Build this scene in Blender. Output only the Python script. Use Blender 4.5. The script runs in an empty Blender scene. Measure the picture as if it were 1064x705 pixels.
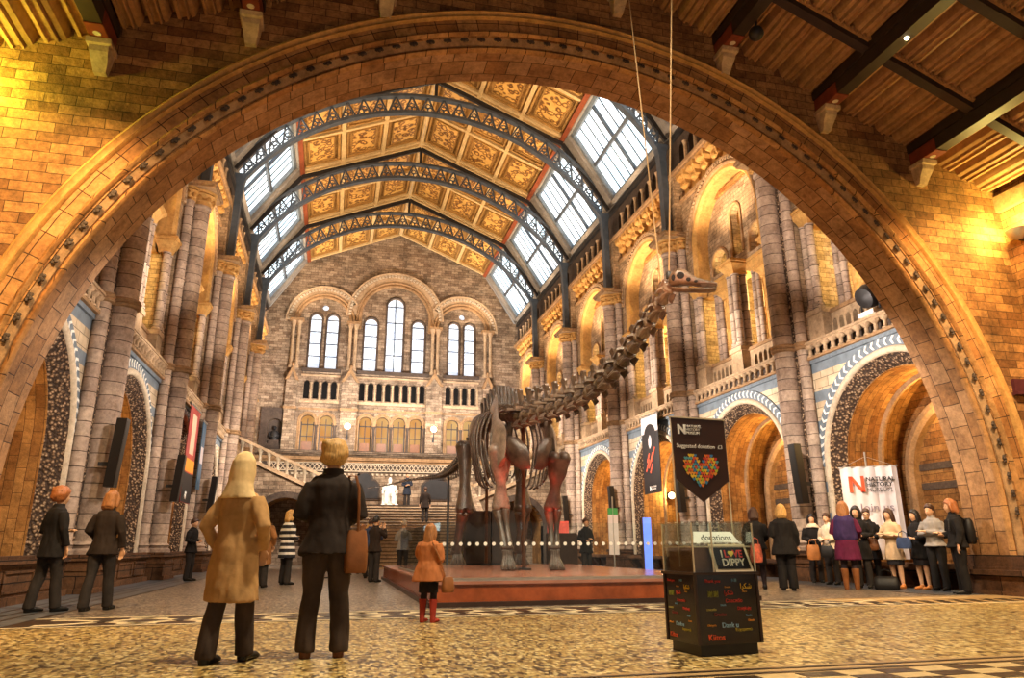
import bpy, bmesh, math, random
from mathutils import Vector, Matrix, Euler
random.seed(7)
PI = math.pi
COL = bpy.context.scene.collection
SC = bpy.context.scene
XC = 4.14                    # hall centre line
def srgb(h):
    v = [int(h[i:i+2], 16)/255 for i in (0, 2, 4)]
    return tuple((c/12.92 if c <= .04045 else ((c+.055)/1.055)**2.4) for c in v) + (1,)
# ------------------------------------------------------------------ materials
MATS = {}
def newmat(name):
    m = bpy.data.materials.new(name); m.use_nodes = True
    nt = m.node_tree; nt.nodes.clear(); MATS[name] = m
    out = nt.nodes.new('ShaderNodeOutputMaterial'); b = nt.nodes.new('ShaderNodeBsdfPrincipled')
    nt.links.new(b.outputs[0], out.inputs[0])
    return m, nt, b
def N(nt, t, **kw):
    n = nt.nodes.new(t)
    for k, v in kw.items():
        if k.startswith('i_'): n.inputs[k[2:].replace('_', ' ')].default_value = v
        else: setattr(n, k, v)
    return n
def mixc(nt, mode, fac, a, b):
    n = nt.nodes.new('ShaderNodeMix'); n.data_type = 'RGBA'; n.blend_type = mode
    for s, v in ((0, fac), (6, a), (7, b)):
        if hasattr(v, 'is_linked') or isinstance(v, bpy.types.NodeSocket): nt.links.new(v, n.inputs[s])
        else: n.inputs[s].default_value = v
    return n.outputs[2]
def math_(nt, op, a, b=0.0, c=None):
    n = nt.nodes.new('ShaderNodeMath'); n.operation = op
    for i, v in enumerate((a, b, c)):
        if v is None: continue
        if isinstance(v, bpy.types.NodeSocket): nt.links.new(v, n.inputs[i])
        else: n.inputs[i].default_value = v
    return n.outputs[0]
def ramp(nt, fac, stops, interp='LINEAR'):
    n = nt.nodes.new('ShaderNodeValToRGB'); n.color_ramp.interpolation = interp
    el = n.color_ramp.elements
    while len(el) > 1: el.remove(el[-1])
    for i, (p, c) in enumerate(stops):
        e = el[0] if i == 0 else el.new(p)
        e.position = p; e.color = c if len(c) == 4 else tuple(c) + (1,)
    nt.links.new(fac, n.inputs[0]); return n.outputs[0]
def noise(nt, vec, scale, detail=5, rough=.6):
    n = N(nt, 'ShaderNodeTexNoise', i_Scale=scale, i_Detail=detail, i_Roughness=rough)
    if vec is not None: nt.links.new(vec, n.inputs['Vector'])
    return n.outputs['Fac']
def worldpos(nt):
    return nt.nodes.new('ShaderNodeNewGeometry').outputs['Position']
def grey(v): return (v, v, v, 1)
def stone(name, c1, c2=None, brick=None, mortar='2a1d14', grime=.55, gscale=.9, bump=.35, rough=.8, msize=.012, spec=.25, offset=.5):
    m, nt, b = newmat(name)
    c2 = c2 or c1
    P = worldpos(nt)
    uv = nt.nodes.new('ShaderNodeUVMap').outputs[0]
    if brick:
        br = N(nt, 'ShaderNodeTexBrick', i_Color1=srgb(c1), i_Color2=srgb(c2), i_Mortar=srgb(mortar), i_Scale=1.0)
        br.offset = offset
        br.inputs['Mortar Size'].default_value = msize; br.inputs['Mortar Smooth'].default_value = .25
        br.inputs['Brick Width'].default_value = brick[0]; br.inputs['Row Height'].default_value = brick[1]
        wob = N(nt, 'ShaderNodeTexNoise', i_Scale=3.0, i_Detail=2)
        nt.links.new(P, wob.inputs['Vector'])
        wv = nt.nodes.new('ShaderNodeVectorMath'); wv.operation = 'MULTIPLY_ADD'
        nt.links.new(wob.outputs['Color'], wv.inputs[0]); wv.inputs[1].default_value = (.03, .03, 0); nt.links.new(uv, wv.inputs[2])
        nt.links.new(wv.outputs[0], br.inputs['Vector'])
        col = br.outputs['Color']; h1 = br.outputs['Fac']
    else:
        col = mixc(nt, 'MIX', noise(nt, P, 2.2, 4), srgb(c1), srgb(c2)); h1 = None
    g = ramp(nt, noise(nt, P, gscale, 7, .65), [(.25, grey(1-grime)), (.52, grey(.95)), (.8, grey(1+grime*.35))])
    g2 = ramp(nt, noise(nt, P, 9.0, 6, .7), [(.3, grey(1-grime*.7)), (.6, grey(1.08))])
    col = mixc(nt, 'MULTIPLY', 1.0, col, g); col = mixc(nt, 'MULTIPLY', 1.0, col, g2)
    g3 = ramp(nt, noise(nt, P, 3.1, 8, .75), [(.34, (.42, .33, .27, 1)), (.5, grey(1.)), (.66, (1.12, 1.08, 1., 1))]); col = mixc(nt, 'MULTIPLY', grime, col, g3)
    nt.links.new(col, b.inputs['Base Color'])
    b.inputs['Roughness'].default_value = rough; b.inputs['Specular IOR Level'].default_value = spec
    fn = noise(nt, P, 22.0, 4, .7)
    h = fn if h1 is None else math_(nt, 'MULTIPLY_ADD', h1, -1.6, fn)
    bp = N(nt, 'ShaderNodeBump', i_Strength=bump, i_Distance=.03)
    nt.links.new(h, bp.inputs['Height']); nt.links.new(bp.outputs[0], b.inputs['Normal'])
    return m
def plain(name, c, rough=.6, metal=0., var=.25, vs=8., emit=0., spec=.4, alpha=None, trans=0., bump=0., sheen=0.):
    m, nt, b = newmat(name)
    P = worldpos(nt)
    if var:
        g = ramp(nt, noise(nt, P, vs, 5), [(.3, grey(1-var)), (.7, grey(1+var*.4))])
        nt.links.new(mixc(nt, 'MULTIPLY', 1.0, srgb(c), g), b.inputs['Base Color'])
    else: b.inputs['Base Color'].default_value = srgb(c)
    b.inputs['Roughness'].default_value = rough; b.inputs['Metallic'].default_value = metal
    b.inputs['Specular IOR Level'].default_value = spec
    if sheen: b.inputs['Sheen Weight'].default_value = sheen
    if emit:
        b.inputs['Emission Color'].default_value = srgb(c); b.inputs['Emission Strength'].default_value = emit
    if trans: b.inputs['Transmission Weight'].default_value = trans; b.inputs['IOR'].default_value = 1.45
    if bump:
        bp = N(nt, 'ShaderNodeBump', i_Strength=bump, i_Distance=.01)
        nt.links.new(noise(nt, P, vs*3, 5), bp.inputs['Height']); nt.links.new(bp.outputs[0], b.inputs['Normal'])
    return m
def glassmat(name, tint=(.93, .97, .96), refl=.10):
    # thin clear sheet: mostly passes light, a little mirror
    m, nt, b = newmat(name); nt.nodes.remove(b)
    out = [n for n in nt.nodes if n.type == 'OUTPUT_MATERIAL'][0]
    t = nt.nodes.new('ShaderNodeBsdfTransparent'); t.inputs[0].default_value = tint + (1,)
    g = nt.nodes.new('ShaderNodeBsdfGlossy'); g.inputs['Roughness'].default_value = .03
    f = nt.nodes.new('ShaderNodeFresnel'); f.inputs[0].default_value = 1.45
    mx = nt.nodes.new('ShaderNodeMixShader')
    nt.links.new(math_(nt, 'MULTIPLY', f.outputs[0], .55), mx.inputs[0]); nt.links.new(t.outputs[0], mx.inputs[1]); nt.links.new(g.outputs[0], mx.inputs[2])
    nt.links.new(mx.outputs[0], out.inputs[0]); return m
# ------------------------------------------------------------------ mesh builder
def boxuv(co, n):
    a = (abs(n.x), abs(n.y), abs(n.z)); k = a.index(max(a))
    return (co.y, co.z) if k == 0 else (co.x, co.z) if k == 1 else (co.x, co.y)
class MB:
    def __init__(s): s.v = []; s.f = []
    def add(s, vs, fs):
        o = len(s.v); s.v += [tuple(p) for p in vs]; s.f += [tuple(i+o for i in f) for f in fs]; return s
    def box(s, x0, x1, y0, y1, z0, z1):
        return s.add([(x, y, z) for x in (x0, x1) for y in (y0, y1) for z in (z0, z1)],
            [(0, 1, 3, 2), (4, 6, 7, 5), (0, 4, 5, 1), (2, 3, 7, 6), (0, 2, 6, 4), (1, 5, 7, 3)])
    def obox(s, p, q, w, d, upv=(0, 0, 1)):
        p = Vector(p); q = Vector(q); t = (q-p).normalized(); u = Vector(upv)
        a = t.cross(u)
        if a.length < 1e-4: a = t.cross(Vector((0, 1, 0)))
        a.normalize(); b = a.cross(t).normalized()
        vs = []
        for c in (p, q):
            for i, j in ((-1, -1), (1, -1), (1, 1), (-1, 1)): vs.append(c + a*(w/2*i) + b*(d/2*j))
        return s.add(vs, [(3, 2, 1, 0), (4, 5, 6, 7), (0, 1, 5, 4), (1, 2, 6, 5), (2, 3, 7, 6), (3, 0, 4, 7)])
    def rings(s, rings, cap=True, close=False):
        n = len(rings[0]); o = len(s.v)
        for r in rings: s.v += [tuple(p) for p in r]
        m = len(rings)
        for i in range(m if close else m-1):
            a = o+i*n; b = o+((i+1) % m)*n
            for j in range(n): k = (j+1) % n; s.f.append((a+j, a+k, b+k, b+j))
        if cap and not close:
            s.f.append(tuple(o+j for j in range(n))[::-1]); s.f.append(tuple(o+(m-1)*n+j for j in range(n)))
        return s
    def lathe(s, prof, cx=0, cy=0, seg=14, cz=0):
        return s.rings([[(cx+r*math.cos(2*PI*j/seg), cy+r*math.sin(2*PI*j/seg), cz+z) for j in range(seg)] for r, z in prof])
    def tube(s, pts, rad, seg=8, cap=True, ry=None, ref=None):
        pts = [Vector(p) for p in pts]; n = len(pts); rs = []
        rad = rad if isinstance(rad, (list, tuple)) else [rad]*n
        ry = ry if isinstance(ry, (list, tuple)) else ([ry]*n if ry else rad)
        prev = None
        for i, p in enumerate(pts):
            t = (pts[min(i+1, n-1)]-pts[max(i-1, 0)])
            if t.length < 1e-9: t = Vector((0, 0, 1))
            t.normalize()
            if prev is None:
                u = Vector(ref) if ref else (Vector((1, 0, 0)) if abs(t.x) < .9 else Vector((0, 1, 0)))
            else: u = prev
            u = (u - t*u.dot(t)).normalized(); w = t.cross(u); prev = u
            rs.append([p + u*(rad[i]*math.cos(2*PI*j/seg)) + w*(ry[i]*math.sin(2*PI*j/seg)) for j in range(seg)])
        return s.rings(rs, cap)
    def ball(s, c, r, seg=10, rg=7):
        r = r if isinstance(r, (tuple, list)) else (r, r, r); rs = []
        for i in range(rg+1):
            a = -PI/2+PI*i/rg; ca = max(math.cos(a), .02)
            rs.append([(c[0]+r[0]*ca*math.cos(2*PI*j/seg), c[1]+r[1]*ca*math.sin(2*PI*j/seg), c[2]+r[2]*math.sin(a)) for j in range(seg)])
        return s.rings(rs)
    def prism(s, poly, f, t):   # poly: 2D points, f(u,v,w)->3D, extruded 0..t
        n = len(poly)
        s.add([f(u, v, 0) for u, v in poly]+[f(u, v, t) for u, v in poly],
              [tuple(range(n))[::-1], tuple(range(n, 2*n))]+[(i, (i+1) % n, n+(i+1) % n, n+i) for i in range(n)])
        return s
    def xf(s, M):
        s.v = [tuple(M @ Vector(p)) for p in s.v]; return s
    def join(s, o): return s.add(o.v, o.f)
    def mesh(s, name, smooth=True, uvf=None, recalc=True, ang=35):
        me = bpy.data.meshes.new(name); me.from_pydata(s.v, [], s.f)
        finish(me, smooth, uvf, recalc, ang); return me
    def build(s, name, mat, parent=None, smooth=True, uvf=None, recalc=True, ang=35):
        return link(name, s.mesh(name, smooth, uvf, recalc, ang), mat, parent)
def finish(me, smooth=True, uvf=None, recalc=True, ang=35):
    bm = bmesh.new(); bm.from_mesh(me)
    if recalc: bmesh.ops.recalc_face_normals(bm, faces=bm.faces)
    uvl = bm.loops.layers.uv.get('UVMap') or bm.loops.layers.uv.new('UVMap')
    uvf = uvf or boxuv
    for f in bm.faces:
        f.smooth = smooth
        f.normal_update()
        for l in f.loops: l[uvl].uv = uvf(l.vert.co, f.normal)
    bm.to_mesh(me); bm.free()
    if smooth: me.set_sharp_from_angle(angle=math.radians(ang))
    me.update()
def link(name, me, mat, parent=None):
    o = bpy.data.objects.new(name, me); COL.objects.link(o)
    if mat is not None:
        me.materials.clear(); me.materials.append(MATS[mat] if isinstance(mat, str) else mat)
    if parent is not None: o.parent = parent
    return o
def empty(name, loc=(0, 0, 0), rz=0.):
    o = bpy.data.objects.new(name, None); COL.objects.link(o); o.location = loc; o.rotation_euler = (0, 0, rz); o.empty_display_size = .1
    return o
def thing(name, label, cat, loc=(0, 0, 0), rz=0., group=None):
    return tag(empty(name, loc, rz), label, cat, group)
def tag(o, label, cat, group=None):
    o['label'] = label; o['category'] = cat
    if group: o['group'] = group
    return o
def struct(o): o['kind'] = 'structure'; return o
def kids(o): return [c for c in COL.objects if c.parent == o]
CH = {}
def copy_tree(o, tree, loc=None, rz=None, parent=None):
    c = o.copy(); COL.objects.link(c)
    if parent is not None: c.parent = parent
    if loc is not None: c.location = loc
    if rz is not None: c.rotation_euler = (0, 0, rz)
    for ch in tree.get(o, []): copy_tree(ch, tree, None, None, c)
    return c
def tree_of(root):
    t = {}
    def walk(o):
        t[o] = list(o.children)
        for k in t[o]: walk(k)
    bpy.context.view_layer.update(); walk(root); return t
TMP = bpy.data.scenes.new('bake')
def evalmesh(o):
    TMP.collection.objects.link(o)
    with bpy.context.temp_override(scene=TMP, view_layer=TMP.view_layers[0]):
        dg = bpy.context.evaluated_depsgraph_get()
        me = bpy.data.meshes.new_from_object(o.evaluated_get(dg))
    TMP.collection.objects.unlink(o); return me
def plate(name, outer, holes, t, f, mat, parent=None, smooth=False, uvf=None):
    """flat plate with holes: 2D curve filled and extruded; f(u,v,w) maps to 3D, w in 0..t"""
    cu = bpy.data.curves.new('c', 'CURVE'); cu.dimensions = '2D'; cu.fill_mode = 'BOTH'; cu.extrude = t/2
    for poly in [outer]+holes:
        sp = cu.splines.new('POLY'); sp.points.add(len(poly)-1)
        for p, (u, v) in zip(sp.points, poly): p.co = (u, v, 0, 1)
        sp.use_cyclic_u = True
    co = bpy.data.objects.new('c', cu)
    me = evalmesh(co)
    bpy.data.objects.remove(co); bpy.data.curves.remove(cu)
    for v in me.vertices: v.co = f(v.co.x, v.co.y, v.co.z+t/2)
    me.name = name
    bm = bmesh.new(); bm.from_mesh(me); bmesh.ops.remove_doubles(bm, verts=bm.verts, dist=1e-4); bm.to_mesh(me); bm.free()
    finish(me, smooth, uvf)
    return link(name, me, mat, parent)
def arcpts(cx, cz, r, n=24, a0=PI, a1=0.):
    return [(cx+r*math.cos(a0+(a1-a0)*i/n), cz+r*math.sin(a0+(a1-a0)*i/n)) for i in range(n+1)]
def archhole(cx, z0, zs, r, n=16): # opening with round head
    return [(cx-r, z0)] + arcpts(cx, zs, r, n) + [(cx+r, z0)]
def archpath(cx, zc, r, z0, n=28): # (u,v, outward normal) along an arch with legs, plus arc length
    out = []; L = 0.
    nl = max(1, int((zc-z0)/.6)) if zc > z0 else 0
    for i in range(nl): out.append((cx-r, z0+(zc-z0)*i/nl, -1, 0))
    for i in range(n+1):
        a = PI-PI*i/n; out.append((cx+r*math.cos(a), zc+r*math.sin(a), math.cos(a), math.sin(a)))
    for i in range(nl): out.append((cx+r, zc-(zc-z0)*(i+1)/nl, 1, 0))
    return out
def archstrip(mb, cx, zc, r, z0, prof, f, n=28):
    """sweep closed profile [(dr, w)...] round an arch; f(u,v,w)->3D"""
    rs = []
    for u, v, nx, nz in archpath(cx, zc, r, z0, n): rs.append([f(u+nx*d, v+nz*d, w) for d, w in prof])
    mb.rings(rs); return mb
def archuv(cx, zc, r, wax, uax=0):
    # u along the arch, v across (radial + depth)
    def fn(co, n):
        u = co[uax]-cx; v = co.z-zc; w = co[wax]
        if v < 0: s = v if u < 0 else PI*r - v; rad = abs(u)
        else: s = (PI-math.atan2(v, u))*r; rad = math.hypot(u, v)
        return (s, rad-r+w)
    return fn
def bake(o, parent=None):
    q = bpy.data.objects.new('q', o.data)
    for md in o.modifiers:
        m2 = q.modifiers.new(md.name, md.type)
        for a in (('mode', 'voxel_size') if md.type == 'REMESH' else ('factor', 'iterations')): setattr(m2, a, getattr(md, a))
    me = evalmesh(q); bpy.data.objects.remove(q)
    old = o.data; o.modifiers.clear(); o.data = me; me.name = o.name
    bpy.data.meshes.remove(old); return o
# ------------------------------------------------------------------ palette
stone('arch_block', 'b98a55', '9c6a3a', (.42, .9), mortar='4a301a', grime=.55, msize=.01, bump=.4, offset=0.)
stone('soffit_block', 'b58b62', '95693f', (.5, .45), mortar='4a301a', grime=.55, msize=.01, bump=.4)
stone('porch_brick', 'b3834f', '79502c', (.5, .19), mortar='4d331c', grime=.65, msize=.007, bump=.6)
stone('hall_brick', 'b99c7c', '8e7458', (.42, .16), mortar='54412f', grime=.6, msize=.007, bump=.55)
stone('end_brick', 'b09a82', '7e6854', (.6, .22), mortar='4c3b2b', grime=.65, msize=.01, bump=.6)
stone('warm_brick', 'bd8a4e', '92602e', (.55, .2), mortar='5a3a1e', grime=.6, msize=.007, bump=.5)
stone('buff', 'c9ad8c', 'a98c6c', None, grime=.45, bump=.3)
stone('shaft_stone', 'bba48f', '998272', (3., .36), mortar='4a382c', grime=.5, msize=.012, bump=.3)
stone('moulding', 'b08e68', '8f6d4b', None, grime=.5, bump=.4)
stone('gold_stone', 'd2a563', 'b07f40', None, grime=.4, bump=.4)
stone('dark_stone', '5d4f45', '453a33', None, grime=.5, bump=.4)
stone('plinth_stone', '6f4c30', '4c3220', (1.2, .4), mortar='1c120a', grime=.6, msize=.012, bump=.4)
stone('cream', 'd4c4ac', 'bca98f', None, grime=.35, bump=.25)
stone('blue_grey', '7f8a94', '68737e', None, grime=.35, bump=.25)
plain('white_chip', 'e6e4dd', .6, var=.2)
plain('iron', '4b535e', .45, .3, var=.3, vs=3)
plain('iron_dark', '2c2a2b', .5, .3, var=.3, vs=3)
plain('black', '15130f', .45, var=.3)
plain('speaker_black', '16110f', .4, var=.2)
plain('wood_dark', '2e2018', .5, var=.4, vs=5)
plain('wood_red', '96361f', .5, var=.3, vs=6)
plain('hollow_shade', '0c0907', .9, var=0)  # near-black paint standing for shade in niches and skull openings
def banded():
    m, nt, b = newmat('banded')    # cream courses between blue-grey courses
    uv = nt.nodes.new('ShaderNodeUVMap').outputs[0]; P = worldpos(nt)
    sep = nt.nodes.new('ShaderNodeSeparateXYZ'); nt.links.new(uv, sep.inputs[0])
    fr = math_(nt, 'FRACT', math_(nt, 'MULTIPLY_ADD', sep.outputs[1], 1/.92, .25))
    mask = math_(nt, 'LESS_THAN', fr, .36)
    br = N(nt, 'ShaderNodeTexBrick', i_Color1=srgb('d6c3a4'), i_Color2=srgb('bfa98a'), i_Mortar=srgb('6d5b48'), i_Scale=1.)
    br.inputs['Mortar Size'].default_value = .01; br.inputs['Brick Width'].default_value = .6; br.inputs['Row Height'].default_value = .3
    nt.links.new(uv, br.inputs['Vector'])
    col = mixc(nt, 'MIX', mask, br.outputs['Color'], srgb('76828d'))
    g = ramp(nt, noise(nt, P, 2.5, 6), [(.3, grey(.65)), (.65, grey(1.05))])
    nt.links.new(mixc(nt, 'MULTIPLY', 1., col, g), b.inputs['Base Color']); b.inputs['Roughness'].default_value = .7
banded()
def leafmat():
    m, nt, b = newmat('leaf_band')   # carved foliage: bump relief, shade of the recesses painted into the colour
    P = worldpos(nt)
    v = N(nt, 'ShaderNodeTexVoronoi', i_Scale=13.0); v.feature = 'F1'; nt.links.new(P, v.inputs['Vector'])
    n2 = noise(nt, P, 11, 6, .75)
    s = math_(nt, 'MULTIPLY_ADD', n2, .9, v.outputs['Distance'])
    col = ramp(nt, s, [(.6, srgb('c2a88a')), (.78, srgb('8d6e50')), (1., srgb('3f2d20'))])
    nt.links.new(col, b.inputs['Base Color']); b.inputs['Roughness'].default_value = .8
    bp = N(nt, 'ShaderNodeBump', i_Strength=1., i_Distance=.08); bp.invert = True
    nt.links.new(s, bp.inputs['Height']); nt.links.new(bp.outputs[0], b.inputs['Normal'])
leafmat()
def panelmat():
    m, nt, b = newmat('painted_panel')   # gilded panel with painted sprays of leaves
    P = worldpos(nt)
    v = N(nt, 'ShaderNodeTexVoronoi', i_Scale=2.8); v.feature = 'F1'; nt.links.new(P, v.inputs['Vector'])
    w = noise(nt, P, 3.6, 3, .5)
    s = math_(nt, 'ABSOLUTE', math_(nt, 'SUBTRACT', math_(nt, 'MULTIPLY_ADD', w, .9, v.outputs['Distance']), .86))
    col = ramp(nt, s, [(.05, srgb('6b451d')), (.13, srgb('a9752f')), (.22, srgb('d8a95a'))])
    g = ramp(nt, noise(nt, P, 1.3, 5), [(.3, grey(.75)), (.7, grey(1.05))])
    nt.links.new(mixc(nt, 'MULTIPLY', 1., col, g), b.inputs['Base Color']); b.inputs['Roughness'].default_value = .5
panelmat()
stone('roof_rib', 'd9bd8a', 'c2a06a', None, grime=.25, bump=.2)
stone('skylight_frame', '9b948c', '7c756e', None, grime=.3, bump=.2)
stone('chapel_brick_shaded', 'a87a45', '7c5228', (.55, .2), mortar='4a3018', grime=.65, msize=.008, bump=.5)  # darker copy of the warm brick, dimmer back-wall light put into the colour
stone('roof_red', '8e4a2c', '74391f', None, grime=.3, bump=.2)
stone('roof_board', 'b98e4f', '99723a', None, grime=.3, bump=.2)
stone('porch_board', 'b58a5c', '966c42', None, grime=.35, gscale=2., bump=.15, rough=.5)
def panemat(name, c, e, stain=False):
    m, nt, b = newmat(name)
    b.inputs['Base Color'].default_value = srgb('b9c8d2'); b.inputs['Roughness'].default_value = .15
    P = worldpos(nt)
    if stain:
        v = N(nt, 'ShaderNodeTexVoronoi', i_Scale=3.2); v.feature = 'DISTANCE_TO_EDGE'; nt.links.new(P, v.inputs['Vector'])
        ed = ramp(nt, v.outputs['Distance'], [(.0, srgb('8b8f98')), (.05, srgb(c))])
        tint = ramp(nt, noise(nt, P, 2.0, 2), [(.35, srgb('cfd9ee')), (.6, grey(1.))])
        col = mixc(nt, 'MULTIPLY', 1., ed, tint)
    else:
        col = ramp(nt, noise(nt, P, .35, 3), [(.35, srgb('b4dcf2')), (.6, srgb(c))])
    nt.links.new(col, b.inputs['Emission Color']); b.inputs['Emission Strength'].default_value = e
panemat('sky_pane', 'f4fbff', 1.7)
panemat('lancet_pane', 'f4f8ff', 1.1, True)
panemat('lit_pane', 'ffd98c', .42)
MATS['lit_pane'].node_tree.nodes['Color Ramp'].color_ramp.elements[0].color = srgb('e89a3e')
MATS['lit_pane'].node_tree.nodes['Principled BSDF'].inputs['Base Color'].default_value = srgb('5a4024')
MATS['lit_pane'].node_tree.nodes['Principled BSDF'].inputs['Roughness'].default_value = .7
MATS['lit_pane'].node_tree.nodes['Principled BSDF'].inputs['Specular IOR Level'].default_value = .1
# ------------------------------------------------------------------ hall sides
WR, WL = 14.45, 2*XC-14.45           # wall planes
PY0, BAY = 19.55, 7.41
def pierY(k): return PY0 + BAY*(k-1)
FX = lambda x0: (lambda u, v, w: (x0+w, u, v))
def make_bay():
    root = empty('wall_right')
    A = lambda nm, mb, mat, **kw: mb.build(nm, mat, root, **kw)
    # ground arcade
    out = [(-3.15, 0), (-3.15, 6.5), (3.15, 6.5), (3.15, 0), (2.93, 0)] + arcpts(0, 3.3, 2.93, 28, 0, PI) + [(-2.93, 0)]
    plate('spandrel', out, [], .45, FX(0), 'banded', root)
    A('chevron_band', archstrip(MB(), 0, 3.3, 2.93, 3.3, [(0, -.04), (.3, -.04), (.3, .02), (0, .02)], FX(0)), 'blue_grey')
    ch = MB()
    for i in range(38):
        a = PI*(i+.5)/38
        for sgn in (-1, 1):
            p = []
            for da, dr in ((-.018, .15), (.006, .15), (.034, .15+sgn*.12), (.01, .15+sgn*.12)):
                r = 2.93+dr; p.append((r*math.cos(a+da), 3.3+r*math.sin(a+da)))
            ch.prism(p, lambda u, v, w: (-.052+w, u, v), .014)
    A('chevron', ch, 'white_chip', smooth=False)
    A('arch_roll', archstrip(MB(), 0, 3.3, 2.73, .62, [(0, .02), (0, -.05), (.04, -.1), (.1, -.12), (.16, -.1), (.2, -.05), (.2, .02)], FX(0)), 'cream', ang=60)
    A('leaf_band', archstrip(MB(), 0, 3.3, 2.42, .62, [(0, .34), (.08, .2), (.2, .08), (.31, -.02), (.33, .34)], FX(0)), 'leaf_band')
    A('soffit', archstrip(MB(), 0, 3.3, 2.4, 0, [(0, .34), (0, 1.5), (.35, 1.5), (.35, .34)], FX(0)), 'warm_brick', uvf=archuv(0, 3.3, 2.4, 0, 1))
    A('inner_roll', archstrip(MB(), 0, 3.3, 2.28, 0, [(0, 1.42), (.13, 1.38), (.13, 1.5), (0, 1.5)], FX(0)), 'moulding')
    A('vault', archstrip(MB(), 0, 3.3, 2.7, 0, [(0, 1.5), (0, 2.5), (.2, 2.5), (.2, 1.5)], FX(0)), 'warm_brick', uvf=archuv(0, 3.3, 2.7, 0, 1))
    A('chapel_wall', MB().box(2.4, 2.7, -3.2, 3.2, 0, 6.5), 'chapel_brick_shaded', smooth=False)
    A('blind_arch', archstrip(MB(), 0, 2.9, 1.95, 0, [(0, 2.18), (.12, 2.1), (.3, 2.14), (.34, 2.4), (0, 2.4)], FX(0)), 'moulding')
    for z in (2.55, 3.1): A('dark_course', MB().box(2.37, 2.41, -1.93, 1.93, z, z+.2), 'dark_stone', smooth=False)
    # gallery floor, cornice under the balustrade
    A('gallery_slab', MB().box(-.08, 3.9, -3.15, 3.15, 6.5, 6.62), 'blue_grey', smooth=False)
    A('baluster_gap_shade', MB().box(.1, .3, -3.15, 3.15, 6.62, 7.1), 'dark_stone', smooth=False)  # dark sheet standing in for the shade between the balusters
    # dado with pedestals
    ho = [archhole(y, 7.42, 7.75, .1, 6) for y in [s*(.75+.3*i) for s in (-1, 1) for i in range(6)]]
    plate('dado', [(-3.1, 7.15), (-3.1, 8.05), (3.1, 8.05), (3.1, 7.15)], ho, .16, FX(.42), 'buff', root)
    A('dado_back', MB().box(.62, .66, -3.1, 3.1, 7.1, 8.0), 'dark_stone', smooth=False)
    A('dado_rail', MB().box(.36, .72, -3.1, 3.1, 8.05, 8.17), 'moulding', smooth=False)
    for y in (-2.75, 0, 2.75):
        p = MB().box(.1, .74, y-.36, y+.36, 7.12, 8.1); p.box(.05, .79, y-.41, y+.41, 7.12, 7.25); p.box(.04, .8, y-.42, y+.42, 8.08, 8.24)
        A('pedestal', p, 'buff', smooth=False)
    shaftprof = lambda z0, z1, r: [(r*1.5, z0), (r*1.5, z0+.08), (r*1.2, z0+.13), (r*1.35, z0+.19), (r, z0+.25), (r, z0+(z1-z0)*.5-.05), (r*1.25, z0+(z1-z0)*.5), (r, z0+(z1-z0)*.5+.05), (r, z1-.06), (r*1.25, z1)]
    def cluster(xs, z0, z1, r, mat):
        for x, y in xs: A('column', MB().lathe(shaftprof(z0, z1, r), x, y, 12), mat)
    cluster([(.22, -.17), (.22, .17), (.58, -.17), (.58, .17)], 8.24, 11.2, .135, 'shaft_stone')
    for s in (-1, 1): cluster([(.22, s*2.62), (.22, s*2.92)], 8.24, 11.2, .13, 'shaft_stone')
    def capital(x0, x1, y0, y1, z0, z1, mat):
        m = MB(); n = 5
        rs = []
        for i in range(n+1):
            t = i/n; e = .16*t*t
            rs.append([(x0-e, y0-e, z0+(z1-z0)*.7*t), (x1+e, y0-e, z0+(z1-z0)*.7*t), (x1+e, y1+e, z0+(z1-z0)*.7*t), (x0-e, y1+e, z0+(z1-z0)*.7*t)])
        m.rings(rs); zz = z0+(z1-z0)*.7
        m.box(x0-.18, x1+.18, y0-.18, y1+.18, zz, zz+(z1-z0)*.14); m.box(x0-.24, x1+.24, y0-.24, y1+.24, zz+(z1-z0)*.14, z1)
        A('capital', m, mat, smooth=False)
    capital(.1, .7, -.3, .3, 11.2, 11.75, 'gold_stone')
    for s in (-1, 1): capital(.1, .5, min(s*2.5, s*3.0), max(s*2.5, s*3.0), 11.2, 11.75, 'gold_stone')
    for s in (-1, 1):
        for yy in (.66, 2.16): cluster([(.85, s*yy-.14), (.85, s*yy+.14)], 8.1, 11.25, .115, 'shaft_stone')
        cluster([(1.0, s*1.4-.34), (.9, s*1.4), (1.0, s*1.4+.34)], 8.1, 10.85, .115, 'gold_stone')
        capital(.8, 1.1, s*1.4-.42, s*1.4+.42, 10.85, 11.25, 'gold_stone')
    A('entablature', MB().box(.62, 1.15, -3.1, 3.1, 11.3, 11.62).box(.56, 1.2, -3.1, 3.1, 11.62, 11.74), 'gold_stone', smooth=False)
    # tympanum with a lancet between two half-round lights
    ho = [archhole(0, 12.2, 14.0, .34), ] + [archhole(s*1.4, 11.95, 12.35, .56) for s in (-1, 1)]
    tz = [(-2.5, 11.75)] + arcpts(0, 13.3, 2.5, 24) + [(2.5, 11.75)]
    plate('tympanum', tz, ho, .3, FX(.62), 'hall_brick', root)
    for cx, z0, zs, r in [(0, 12.2, 14.0, .34)] + [(s*1.4, 11.95, 12.35, .56) for s in (-1, 1)]:
        A('opening_moulding', archstrip(MB(), cx, zs, r, z0, [(0, .66), (0, .56), (.06, .52), (.12, .56), (.12, .66)], FX(0), 14), 'moulding')
    plate('upper_spandrel', [(-3.15, 11.75), (-3.15, 15.95), (3.15, 15.95), (3.15, 11.75), (2.5, 11.75)] + arcpts(0, 13.3, 2.5, 28, 0, PI) + [(-2.5, 11.75)], [], .4, FX(0), 'hall_brick', root)
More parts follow.
